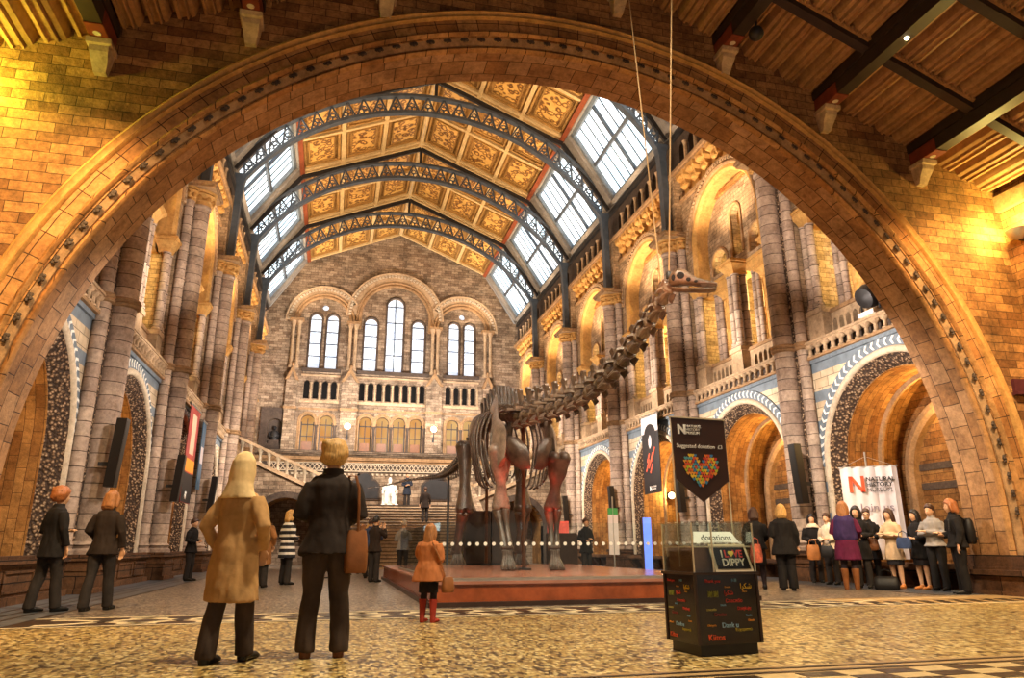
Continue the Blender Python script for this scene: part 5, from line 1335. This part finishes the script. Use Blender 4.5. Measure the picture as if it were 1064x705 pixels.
def person(label, loc, rz, H=1.93, skin='skin', hair='hair_brown', style='short', top='coat_black', bottom='trousers', legs='jeans_dark', hem=.78, arms=('down', 'down'), shoes='black', stance=.1, flare=1., bulk=1., step=0., group=None, tops=None, turn=0., lean=0., face=True, glasses=False, fine=False, name='person', boots=False, collar=True):
    S = H/1.74
    t = thing(name, label, 'person', (loc[0], loc[1], loc[2] if len(loc) > 2 else 0), rz, group)
    vox = .0095 if not fine else .007
    # ---- body: one continuous surface
    m = MB(); hz = 1.60
    Rt = Matrix.Translation((0, 0, 1.5)) @ Matrix.Rotation(turn, 4, 'Z') @ Matrix.Translation((0, 0, -1.5))
    hm = MB()
    hm.tube([(0, .01, 1.435), (0, .0, 1.48), (0, -.012, 1.525), (0, -.025, 1.555), (0, -.02, 1.60), (0, -.008, 1.655), (0, .002, 1.705), (0, .01, 1.738)], [.062, .052, .056, .066, .073, .077, .066, .03], 14, ry=[.062, .055, .068, .088, .094, .098, .082, .04])
    hm.tube([(0, -.085, 1.515), (0, -.06, 1.52)], [.028, .04], 8)                      # chin
    hm.rings([[(-.008, -.1, 1.625), (.008, -.1, 1.625), (.006, -.085, 1.63)], [(-.016, -.128, 1.585), (.016, -.128, 1.585), (0, -.09, 1.59)], [(-.017, -.112, 1.574), (.017, -.112, 1.574), (0, -.09, 1.575)]])   # nose
    for s in (-1, 1):
        hm.ball((s*.076, .008, 1.598), (.012, .024, .033), 8, 6)                        # ears
        hm.ball((s*.032, -.088, 1.632), (.026, .014, .009), 8, 5)                       # brows
        hm.ball((s*.042, -.075, 1.578), (.022, .02, .02), 8, 5)                         # cheeks
    hm.xf(Rt); m.join(hm)
    m.tube([(0, .01, 1.45), (0, .015, 1.38), (0, .01, 1.2), (0, .01, 1.0), (0, .01, .88)], [.09, .145, .14, .13, .14], 14, ry=[.075, .085, .09, .09, .1])
    J = []
    for s, a in zip((-1, 1), arms):
        el, wr, hd_ = ARMS[a](s) if isinstance(a, str) else a
        J.append((el, wr)); sh = (s*.155, .012, 1.355)
        m.tube([sh, [(x+y)/2 for x, y in zip(sh, el)], el, [(x+y)/2 for x, y in zip(el, wr)], wr], [.05, .045, .038, .036, .026], 10)
        hand(m, wr, hd_, s)
    feet = [(-stance, -step), (stance, step)]
    for s, (fx, fy) in zip((-1, 1), feet):
        m.tube([(s*.085, .01, .9), (s*.09+(fx-s*.09)*.45, fy*.45, .5), (s*.09+(fx-s*.09)*.6, .012+fy*.65, .36), (fx, fy+.02, .09)], [.085, .056, .056, .036], 10)
        m.tube([(fx, fy+.04, .045), (fx, fy-.04, .04), (fx*1.06, fy-.16, .025)], [.036, .04, .03], 8)
    if lean:
        pass
    o = m.build('body', skin, t); remesh(o, vox)
    F = [o]
    if face:
        e = MB()
        for s in (-1, 1):
            b = MB().ball((s*.031, -.0925, 1.607), (.0125, .008, .007), 8, 6).xf(Rt); F.append(b.build('eye', 'eye_dark', t))
        F.append(MB().tube([(-.024, -.088, 1.549), (0, -.1, 1.547), (.024, -.088, 1.549)], [.004, .0085, .004], 6).xf(Rt).build('mouth', 'lip', t))
    if glasses:
        g = MB()
        for s in (-1, 1): g.ball((s*.034, -.103, 1.608), (.03, .007, .021), 10, 6); g.obox((s*.06, -.1, 1.612), (s*.08, .0, 1.612), .006, .006)
        g.obox((-.01, -.108, 1.612), (.01, -.108, 1.612), .005, .005); F.append(g.xf(Rt).build('sunglasses', 'black', t))
    # ---- hair
    h = MB()
    if style != 'hood':
        h.tube([(0, .03, 1.575), (0, .024, 1.62), (0, .014, 1.665), (0, .0, 1.69), (0, .003, 1.722), (0, .008, 1.75), (0, .012, 1.766)], [.078, .09, .094, .092, .078, .05, .015], 14, ry=[.08, .094, .1, .108, .092, .06, .02])
        h.tube([(-.07, -.06, 1.655), (-.03, -.088, 1.69), (.03, -.092, 1.695), (.07, -.06, 1.66)], [.02, .024, .024, .02], 8)
        if style == 'fluffy':
            h.tube([(0, .035, 1.53), (0, .035, 1.57), (0, .03, 1.63), (0, .025, 1.69), (0, .022, 1.745), (0, .02, 1.775)], [.075, .1, .115, .112, .08, .02], 16, ry=[.075, .1, .118, .115, .085, .02])
            for i in range(22):
                a = i*2.4; zz = 1.58+.13*((i*.37) % 1)
                if math.sin(a) > -.35: h.ball((.088*math.cos(a), .03+.088*math.sin(a), zz+.01), (.038, .038, .045), 8, 6)
        L = {'long': 1.3, 'bob': 1.49, 'very_long': 1.2}.get(style)
        if L:
            h.tube([(0, .03, 1.70), (0, .05, 1.6), (0, .075, 1.5), (0, .085, (L+1.45)/2), (0, .09, L)], [.085, .1, .105, .095, .05], 14, ry=[.08, .07, .055, .045, .025])
            for s in (-1, 1): h.tube([(s*.06, -.03, 1.7), (s*.09, -.03, 1.62), (s*.095, -.015, 1.54), (s*.09, .0, max(L, 1.4))], [.03, .034, .036, .022], 8)
        if style == 'bun': h.ball((0, .12, 1.68), (.05, .05, .05), 10, 7)
        if style == 'curly':
            for i in range(30):
                a = i*2.4; zz = 1.46+.28*((i*.618) % 1); r = .1
                if math.sin(a) < -.55 and zz < 1.66: continue
                h.ball((r*math.cos(a), .02+r*math.sin(a), zz), .045, 8, 6)
    else:
        h.tube([(0, .05, 1.38), (0, .05, 1.44), (0, .04, 1.52), (0, .025, 1.62), (0, .02, 1.72), (0, .03, 1.79), (0, .04, 1.81)], [.19, .145, .118, .118, .105, .06, .02], 16, ry=[.12, .11, .105, .118, .11, .07, .02])
    ho = h.xf(Rt).build('hood' if style == 'hood' else 'hair', hair, t); remesh(ho, .012, 2, .006); F.append(ho)
    # ---- legs
    for s, (fx, fy) in zip((-1, 1), feet):
        sh = MB(); zt = .33 if boots else .105
        sh.tube([(fx, fy+.02, zt+.08 if boots else zt), (fx, fy+.022, zt*.7), (fx, fy+.03, .06), (fx, fy+.03, .0)], [.077 if boots else .045, .062 if boots else .05, .05, .045], 10)
        sh.tube([(fx, fy+.06, .035), (fx*1.02, fy-.05, .04), (fx*1.06, fy-.14, .032), (fx*1.08, fy-.19, .022)], [.042, .047, .042, .022], 10, ry=[.036, .042, .032, .02])
        so = sh.build('boot' if boots else 'shoe', shoes, t); remesh(so, .01, 2); F.append(so)
    if bottom == 'trousers':
        p = MB()
        p.tube([(0, .01, 1.02), (0, .012, .95), (0, .01, .87)], [.155*bulk, .165*bulk, .16*bulk], 14, ry=[.115, .125, .12])
        for s, (fx, fy) in zip((-1, 1), feet):
            p.tube([(s*.085, .012, .92), (s*.09+(fx-s*.09)*.2, .01+fy*.2, .74), (s*.09+(fx-s*.09)*.5, fy*.5-.005, .5), (fx*.98, fy*.75+.015, .3), (fx, fy+.02, .1), (fx, fy+.015, .05)], [.103*bulk, .097*bulk, .076*bulk, .074*bulk, .074*bulk, .076*bulk], 12)
        po = p.build('trousers', legs, t); remesh(po, .012, 3, .012); F.append(po)
    else:
        if legs:
            p = MB()
            for s, (fx, fy) in zip((-1, 1), feet): p.tube([(s*.085, .012, .9), (s*.09+(fx-s*.09)*.5, fy*.5-.005, .5), (s*.09+(fx-s*.09)*.6, .012+fy*.65, .36), (fx, fy+.02, .08)], [.098, .064, .066, .044], 12)
            po = p.build('tights', legs, t); remesh(po, .012, 2); F.append(po)
        if bottom == 'skirt':
            k = MB().tube([(0, .01, 1.0), (0, .01, .85), (0, .01, .6), (0, .01, .52)], [.155, .175, .19, .195], 16, ry=[.115, .13, .145, .15])
            ko = k.build('skirt', 'cloth_dark_skirt' if 'cloth_dark_skirt' in MATS else cloth('cloth_dark_skirt', '1f1a1c'), t); remesh(ko, .013, 2, .012); F.append(ko)
    # ---- coat or top
    c = MB(); B = bulk
    zs = [1.455, 1.43, 1.36, 1.22, 1.08, .96]; rx = [.085, .155, .195*B, .18*B, .165*B, .18*B*flare]; ry = [.075, .1, .125*B, .128*B, .12*B, .135*B*flare]
    if hem < .9:
        n = 3
        for i in range(1, n+1):
            q = i/n; zs.append(.96+(hem-.96)*q); rx.append((.18+.03*q)*B*flare*(1+.08*q*flare)); ry.append((.135+.035*q)*B*flare)
    c.tube([(0, .012, z) for z in zs], rx, 18, ry=ry, ref=(1, 0, 0))
    for s, (el, wr) in zip((-1, 1), J):
        sh = (s*.155, .012, 1.365); we = [w+(e-w)*.08 for w, e in zip(wr, el)]
        c.tube([sh, [(x+y)/2 for x, y in zip(sh, el)], el, [(x+y)/2 for x, y in zip(el, we)], we], [.076*B, .072*B, .066*B, .058*B, .05*B], 12)
    if collar: c.tube([(0, .01, 1.42), (0, .008, 1.47), (0, .01, 1.5)], [.1, .08, .082], 14, ry=[.09, .078, .08])
    cobj = c.build('coat' if hem < .8 else 'jacket', top, t); remesh(cobj, .0125, 7, .016); F.append(cobj)
    for x in F:
        x.data.transform(Matrix.Scale(S, 4)); x.data.update()
        set_uv(x)
    return t
def set_uv(o):
    pass
for n_, c_ in (('coat_black', '191514'), ('jacket_dark', '2a1f18'), ('jeans_dark', '2c2623'), ('jeans_brown', '43352b'), ('coat_tan', 'b98d58'), ('hood_pale', 'e6c48c'), ('coat_brown', '8a5c34'), ('coat_beige', 'c2a27c'), ('coat_navy', '252a36'), ('coat_burgundy', '5e1a3a'), ('shawl_purple', '3a2a55'), ('coat_orange', 'b06a3c'), ('grey_cloth', '8f8780'), ('pink_cloth', 'd0a09a'), ('cream_cloth', 'd8c3a8'), ('tights_dark', '2e2326'), ('leather_orange', '84502a'), ('leather_brown', '6b3f22'), ('leather_black', '1b1716'), ('leather_tan', 'b4713a'), ('red_cloth', 'a43a2c'), ('blue_cloth', '33405e')): cloth(n_, c_, .3, .5 if 'leather' in n_ else .85)
def stripes():
    m, nt, b = newmat('coat_striped'); g = nt.nodes.new('ShaderNodeNewGeometry'); sp = nt.nodes.new('ShaderNodeSeparateXYZ'); nt.links.new(g.outputs['Position'], sp.inputs[0])
    f = math_(nt, 'LESS_THAN', math_(nt, 'FRACT', math_(nt, 'MULTIPLY', sp.outputs[2], 6.2)), .42)
    nt.links.new(mixc(nt, 'MIX', f, srgb('1e1c22'), srgb('d6d0c8')), b.inputs['Base Color']); b.inputs['Roughness'].default_value = .85
stripes()
PEOPLE = []
def at_back(x, y): return math.atan2(-x, y)    # facing away from the viewer roughly: -Y local forward -> rotate by pi
PI_ = PI
# the man in the foreground, back turned
man = person('man in a black jacket seen from behind, looking up at the dinosaur skeleton', (-.02, 7.5), PI, 2.04, hair='hair_blond', style='fluffy', top='jacket_dark', legs='jeans_brown', hem=.80, arms=('front', 'front'), stance=.13, bulk=1.06, shoes='leather_brown', fine=True)
MB().tube([(.0, .02, 1.62), (.0, .02, 1.68), (0, .02, 1.72), (0, .02, 1.76)], [.16, .115, .1, .1], 18, ry=[.12, .1, .09, .092]).build('collar', 'jacket_dark', man)
def bag(label, loc, rz, mat, w=.34, h=.28, d=.12, strap=None, kind='handbag', cat='bag', soft=True):
    t = thing(kind, label, cat, loc, rz)
    m = MB(); rs = []
    for z, k, q in ((0, .86, .9), (.03, .98, 1.05), (h*.4, 1., 1.), (h*.8, .92, .7), (h, .8, .35)):
        rs.append([(w/2*k*math.copysign(abs(math.cos(a))**.45, math.cos(a)), d/2*q*math.copysign(abs(math.sin(a))**.6, math.sin(a)), z) for a in [2*PI*i/20 for i in range(20)]])
    m.rings(rs); m.build('bag_body', mat, t, ang=60)
    if strap:
        MB().tube([Vector(p)-0*Vector(loc) for p in strap], [.014]*len(strap), 6, ry=[.006]*len(strap)).build('strap', mat, t)
    else:
        MB().tube([(-w*.28, 0, h*.95), (-w*.24, 0, h+.1), (0, 0, h+.15), (w*.24, 0, h+.1), (w*.28, 0, h*.95)], .011, 7).build('handle', mat, t)
    MB().box(-w*.3, w*.3, -d*.36, -d*.3, h*.62, h*.7).build('clasp', 'steel', t, smooth=False)
    return t
bag('orange leather shoulder bag hanging at the right hip of the foreground man', (.245, 7.38, .76), .25, 'leather_orange', .22, .40, .13, strap=[(.0, -.02, .37), (-.01, -.05, .6), (-.03, -.08, .8), (-.06, -.06, .92), (-.09, .08, .93), (-.05, .16, .75)], kind='shoulder_bag')
# child
ch = person('child in an orange coat with long orange hair and red boots, by the plinth corner', (1.37, 10.45), 2.5, 1.31, hair='hair_ginger', style='very_long', top='coat_orange', bottom='skirt', legs='tights_dark', hem=.72, arms=('front', 'out'), shoes='red_cloth', boots=True, bulk=1.32, stance=.11, flare=1.12)
bag('small orange shoulder bag on the hip of the child in the orange coat', (1.60, 10.22, .40), .6, 'leather_orange', .2, .2, .1, strap=[(0, .06, .19), (-.05, .1, .42), (-.16, .16, .66)])
# passers-by
person('person in a light tan hooded long coat walking on the left, nearest the viewer', (-.86, 7.4), PI-.5, 1.83, hair='hood_pale', style='hood', top='coat_tan', legs='jeans_brown', hem=.5, arms=('pocket', 'pocket'), stance=.09, step=.14, bulk=1.08, flare=1.05)
person('person with tousled orange hair in black by the left pillar, leftmost of the two', (-4.5, 13.8), 2.4, 2.0, hair='hair_orange', style='fluffy', top='coat_black', legs='jeans_dark', hem=.74, arms=('down', 'front'), step=.12)
person('person with orange hair and dark brown jacket beside the left pillar', (-3.75, 13.9), 2.9, 1.95, hair='hair_ginger', style='bob', top='jacket_dark', legs='jeans_dark', hem=.8, arms=('down', 'bag'), step=.14)
person('person in dark clothes standing close to the second left pillar', (-4.3, 25.3), 1.2, 1.9, top='coat_black', arms=('front', 'front'))
person('person in a black coat with a white hat walking far along the left wall', (-3.6, 28.5), 2.2, 1.9, hair='hair_grey', top='jacket_dark', arms=('down', 'down'), step=.15)
person('person in a brown knee-length coat standing beside the striped-coat woman', (-1.74, 20.4), PI-.3, 1.95, hair='hair_grey', style='short', top='coat_brown', legs='jeans_dark', hem=.52, arms=('pocket', 'down'), bulk=1.12)
person('person in black between the brown coat and the striped coat', (-2.05, 22.4), PI+.3, 1.92, hair='hair_brown', top='coat_black', hem=.7, arms=('down', 'front'))
person('woman in a black and white striped padded coat', (-1.18, 21.8), 2.2, 2.02, hair='hair_blond', style='bob', top='coat_striped', legs='jeans_dark', hem=.62, arms=('front', 'front'), bulk=1.1)
# queue at the right
q = [
 (dict(label='woman with a dark brown bob and black jacket, back turned, nearest the donation box', loc=(10.1, 16.1), rz=PI-.4, H=1.9, hair='hair_brown', style='bob', top='coat_black', bottom='skirt', legs='tights_dark', hem=.84, arms=('bag', 'down'), bulk=1.1)),
 (dict(label='blonde woman in a black padded jacket and black trousers, back turned', loc=(10.37, 15.35), rz=PI-.5, H=1.94, hair='hair_blond', style='bob', top='coat_black', legs='coat_black', hem=.72, arms=('down', 'front'), bulk=1.25)),
 (dict(label='dark-haired woman with a pale scarf facing the viewer by the stone bench', loc=(13.25, 18.2), rz=-.55, H=1.86, hair='hair_black', style='long', top='coat_black', legs='jeans_dark', hem=.82, arms=('front', 'bag'))),
 (dict(label='woman in a cream top half hidden behind the purple shawl', loc=(13.0, 17.2), rz=-1.1, H=1.84, hair='hair_brown', style='bun', top='cream_cloth', legs='jeans_dark', hem=.86, arms=('front', 'front'))),
 (dict(label='woman with long ginger hair, purple shawl, burgundy coat and tan boots', loc=(12.0, 15.25), rz=PI-.75, H=2.02, hair='hair_ginger', style='long', top='coat_burgundy', bottom='none', legs='tights_dark', hem=.58, arms=('bag', 'front'), shoes='leather_orange', boots=True, bulk=1.08, flare=1.05)),
 (dict(label='dark-haired woman in a black coat just behind the ginger-haired woman', loc=(12.7, 15.66), rz=-.9, H=1.94, hair='hair_black', style='long', top='coat_black', legs='jeans_dark', hem=.6, arms=('down', 'front'))),
 (dict(label='woman in sunglasses and black coat holding a grey-brown handbag', loc=(13.32, 16.05), rz=-.75, H=1.9, hair='hair_brown', style='bun', top='coat_black', legs='jeans_dark', hem=.6, arms=('front', 'front'), glasses=True, step=.08)),
 (dict(label='brown-haired woman in a beige trench coat with folded arms', loc=(13.3, 15.25), rz=-1.35, H=1.86, hair='hair_brown', style='long', top='coat_beige', bottom='skirt', legs='', hem=.62, arms=('cross', 'cross'), shoes='leather_tan')),
 (dict(label='black-haired woman in a short black coat with bare legs and a blue clutch', loc=(13.6, 14.76), rz=-1.5, H=1.82, skin='skin', hair='hair_black', style='long', top='coat_black', bottom='skirt', legs='', hem=.66, arms=('front', 'front'), shoes='leather_tan')),
 (dict(label='woman in black trousers bundling a grey scarf in her arms', loc=(13.55, 14.22), rz=-1.2, H=1.92, hair='hair_brown', style='bun', top='grey_cloth', legs='coat_black', hem=.88, arms=('cross', 'cross'))),
 (dict(label='woman with an orange bob and black clothes wearing a backpack', loc=(13.1, 13.15), rz=-2.1, H=1.96, hair='hair_orange', style='bob', top='coat_black', legs='coat_black', hem=.84, arms=('front', 'down'), bulk=1.12)),
]
for d in q: PEOPLE.append(person(**d, name='person'))
pz = PEOPLE[4]; S_ = 2.02/1.74
m = MB().tube([(0, .01, 1.5), (0, .01, 1.44), (0, .015, 1.36), (0, .01, 1.2), (0, .01, 1.05), (0, .0, .98)], [.09, .17, .225, .245, .25, .23], 18, ry=[.085, .12, .15, .17, .17, .16]).build('shawl', 'shawl_purple', pz)
remesh(m, .014, 3, .016); m.data.transform(Matrix.Scale(S_, 4))
sc = MB().tube([(0, -.02, 1.5), (0, -.02, 1.44), (0, -.03, 1.38)], [.1, .14, .19], 16, ry=[.1, .12, .12]).build('scarf', 'cream_cloth', PEOPLE[2]); remesh(sc, .014, 2, .015); sc.data.transform(Matrix.Scale(1.86/1.74, 4))
bp = thing('backpack', 'black backpack on the back of the orange-bobbed woman', 'bag', (13.1, 13.15, 0), -2.1)
m = MB(); m.rings([[(.17*k*math.copysign(abs(math.cos(a))**.5, math.cos(a)), .27+.1*q*math.sin(a), z) for a in [2*PI*i/18 for i in range(18)]] for z, k, q in ((1.02, .8, .7), (1.06, 1, 1), (1.3, 1, 1.05), (1.5, .9, .85), (1.56, .6, .5))]); m.build('pack', 'leather_black', bp, ang=60)
for s in (-1, 1): MB().tube([(s*.12, .2, 1.5), (s*.13, .08, 1.62), (s*.14, -.12, 1.52), (s*.16, -.14, 1.3)], .018, 6).build('strap', 'leather_black', bp)
MB().tube([(-.12, .36, 1.14), (0, .38, 1.13), (.12, .36, 1.14)], .03, 8).build('pocket', 'leather_black', bp)
bag('red and white patterned carrier bag held by the dark-haired woman nearest the donation box', (9.86, 15.75, .62), .3, 'tote_print' if 'tote_print' in MATS else plain('tote_print', 'c0604a', .6, var=.8, vs=9), .4, .42, .08, kind='carrier_bag')
bag('soft brown handbag of the woman with the pale scarf', (12.95, 17.85, .62), -.5, 'leather_tan', .34, .4, .12)
bag('grey-brown handbag held by the woman in sunglasses', (12.98, 15.7, .88), -.75, 'leather_brown', .46, .28, .16)
bag('dark blue clutch bag held by the black-haired woman', (13.22, 14.8, .92), -1.2, 'blue_cloth', .36, .26, .08)
bag('black bag standing on the floor in front of the beige trench coat', (12.75, 15.0, 0), -.7, 'leather_black', .56, .3, .26, kind='holdall')
bag('dark handbag of the woman in the cream top', (12.75, 17.0, .7), -.8, 'leather_black', .34, .3, .12)
# crowd round the stair foot
crowd = [
 ('person in a pale blue top leaning at the plinth corner barrier', (1.3, 25.5), PI, 'hair_brown', 'short', 'blue_cloth', .8, ('out', 'front'), 1.95),
 ('person in a pink top near the stair foot', (1.35, 27.5), PI, 'hair_blond', 'bob', 'pink_cloth', .84, ('down', 'down'), 1.82),
 ('person in a grey jacket behind the child, back turned', (2.6, 27.5), PI-.4, 'hair_grey', 'short', 'grey_cloth', .8, ('front', 'front'), 1.95),
 ('person in black near the stair foot behind the foreground man', (.6, 28.5), .6, 'hair_black', 'short', 'coat_black', .76, ('down', 'down'), 1.92),
 ('person in a navy coat at the left edge of the stair', (.2, 31.0), 1.8, 'hair_brown', 'long', 'coat_navy', .6, ('front', 'front'), 1.9),
 ('person in a dark jacket by the glass barrier left of the dinosaur hind leg', (1.3, 22.6), 2.4, 'hair_black', 'short', 'jacket_dark', .8, ('face', 'face'), 1.9),
 ('person in a tan jacket at the far end of the left barrier', (1.2, 29.8), 2.8, 'hair_ginger', 'bob', 'coat_tan', .8, ('front', 'front'), 1.86),
 ('person in a dark coat behind the ticket desk to the right of the skeleton', (8.7, 24.5), .2, 'hair_brown', 'short', 'coat_black', .7, ('front', 'front'), 1.95),
]
for lab, loc, rz, hr, stl, top, hem, ar, H in crowd: person(lab, loc, rz, H, hair=hr, style=stl, top=top, hem=hem, arms=ar)
person('person in a dark coat posing beside the white marble statue', (4.2, 43.2, 3.3), 0, 1.95, top='coat_navy', hem=.6, arms=('front', 'front'))
person('person in brown climbing the stair near its right edge', (4.9, 40.0, 2.31), PI, 1.9, hair='hair_brown', top='jacket_dark', hem=.7, arms=('down', 'down'))
# ------------------------------------------------------------------ camera
fpx = 736.36; th = math.radians(16.344); psi = math.radians(13.853); roll = math.radians(-.206)
fw = Vector((math.sin(psi)*math.cos(th), math.cos(psi)*math.cos(th), math.sin(th)))
r0 = Vector((math.cos(psi), -math.sin(psi), 0)); u0 = r0.cross(fw)
rr = r0*math.cos(roll)+u0*math.sin(roll); uu = -r0*math.sin(roll)+u0*math.cos(roll)
cam = bpy.data.cameras.new('camera'); co = bpy.data.objects.new('camera', cam); COL.objects.link(co)
cam.sensor_width = 36; cam.lens = 36*fpx/1064; cam.clip_end = 300
M = Matrix((rr, uu, -fw)).transposed().to_4x4(); M.translation = (0, 0, 1.0); co.matrix_world = M
SC.camera = co
# ------------------------------------------------------------------ light
def lamp(kind, name, loc, e, c, size=.2, target=None, spot=None, blend=.6):
    l = bpy.data.lights.new(name, kind); l.energy = e; l.color = srgb(c)[:3]
    if kind == 'AREA': l.size = size
    else: l.shadow_soft_size = size
    o = bpy.data.objects.new(name, l); COL.objects.link(o); o.location = loc
    if target is not None:
        o.rotation_euler = (Vector(target)-Vector(loc)).to_track_quat('-Z', 'Y').to_euler()
    if kind == 'SPOT': l.spot_size = math.radians(spot or 60); l.spot_blend = blend
    return o
AMB, YEL, ORG = 'ffdcb0', 'ffdf90', 'ffc288'
for k in range(0, 6):
    y = pierY(k)+BAY/2
    for W, s in ((WR, 1), (WL, -1)):
        lamp('POINT', 'chapel_lamp', (W+s*1.75, y, 4.75), 260 if s > 0 else 120, 'ffcf80', .2)
        lamp('POINT', 'gallery_lamp', (W+s*2.2, y, 10.6), 1100, YEL, .3)
        lamp('SPOT', 'frieze_spot', (W-s*1.3, y, 13.0), 1300, AMB, .2, (W+s*.2, y, 16.6), 120)
        lamp('SPOT', 'gallery_spot', (W-s*3.2, y, 8.0), 1500, 'fff0e0', .2, (W+s*.6, y, 12), 110)
        lamp('SPOT', 'arcade_spot', (W-s*4.2, y, 5.6), 1700 if s > 0 else 950, 'fff0e2', .2, (W+s*.2, y, 4.4), 120)
        lamp('SPOT', 'roof_spot', (W-s*.7, y, 17.8), 2300, AMB, .3, (XC+s*1.5, y, 25), 130)
for x in (-1.5, 4.1, 9.7):
    lamp('SPOT', 'end_wall_spot', (x, 50.5, 9.5), 3400, 'fff4ea', .4, (x, 57, 14.5), 130)
    lamp('SPOT', 'stair_spot', (x, 36.0, 9.5), 3600, 'fff0e0', .4, (x, 44.5, 3.8), 110)
# porch lamps
lamp('POINT', 'porch_lamp', (PXR-.45, AY0-.55, 8.0), 330, 'ffe27a', .15)
lamp('POINT', 'porch_lamp', (PXL+.35, AY0-.55, 8.35), 300, 'eaf060', .15)
for x, y in ((-4.3, 8.5), (12.0, 8.5)):
    lamp('SPOT', 'porch_spot', (x, y, 8.0), 2400, 'ffcf8a', .3, (XC+(9.8 if x > 4 else -9.8), AY0, 4.0), 110)
lamp('SPOT', 'porch_spot', (4.0, 8.0, 4.5), 350, 'ffb992', .4, (4.3, 12.1, 11.5), 150)
lamp('SPOT', 'porch_spot', (2.0, 5.5, 12.0), 6800, 'ffebc8', .4, (2.5, 8.5, 0), 120)
lamp('SPOT', 'porch_spot', (10.0, 7.0, 9.5), 3000, 'ffebc8', .4, (9.0, 9.5, 0), 120)
lamp('SPOT', 'dino_spot', (4.9, 17.0, .8), 260, 'ff3c28', .15, (5.0, 18.1, 3.2), 70)
lamp('SPOT', 'dino_spot', (3.6, 20.6, .7), 50, 'ff3c28', .15, (4.0, 22.0, 2.2), 70)
for x, y, z, e in ((1.0, 12.6, 9.5, 1600), (8.6, 14.2, 9.5, 1600)): lamp('SPOT', 'skeleton_spot', (x, y, z), e, 'ffe9cf', .3, (4.87, 18.5, 3.4), 80)
lamp('POINT', 'chapel_lamp', (16.0, 32.55, 3.45), 110, 'ffe29a', .1)
w = bpy.data.worlds.new('World'); SC.world = w; w.use_nodes = True
w.node_tree.nodes['Background'].inputs[0].default_value = srgb('fff0dc'); w.node_tree.nodes['Background'].inputs[1].default_value = .42
SC.view_settings.view_transform = 'Standard'; SC.view_settings.look = 'None'; SC.view_settings.gamma = 1; SC.view_settings.exposure = 0.1
SC.view_settings.use_curve_mapping = False
cy = SC.cycles; cy.use_denoising = True; cy.max_bounces = 6; cy.diffuse_bounces = 3; cy.glossy_bounces = 3; cy.transparent_max_bounces = 12; cy.sample_clamp_indirect = 6
bpy.data.scenes.remove(TMP)
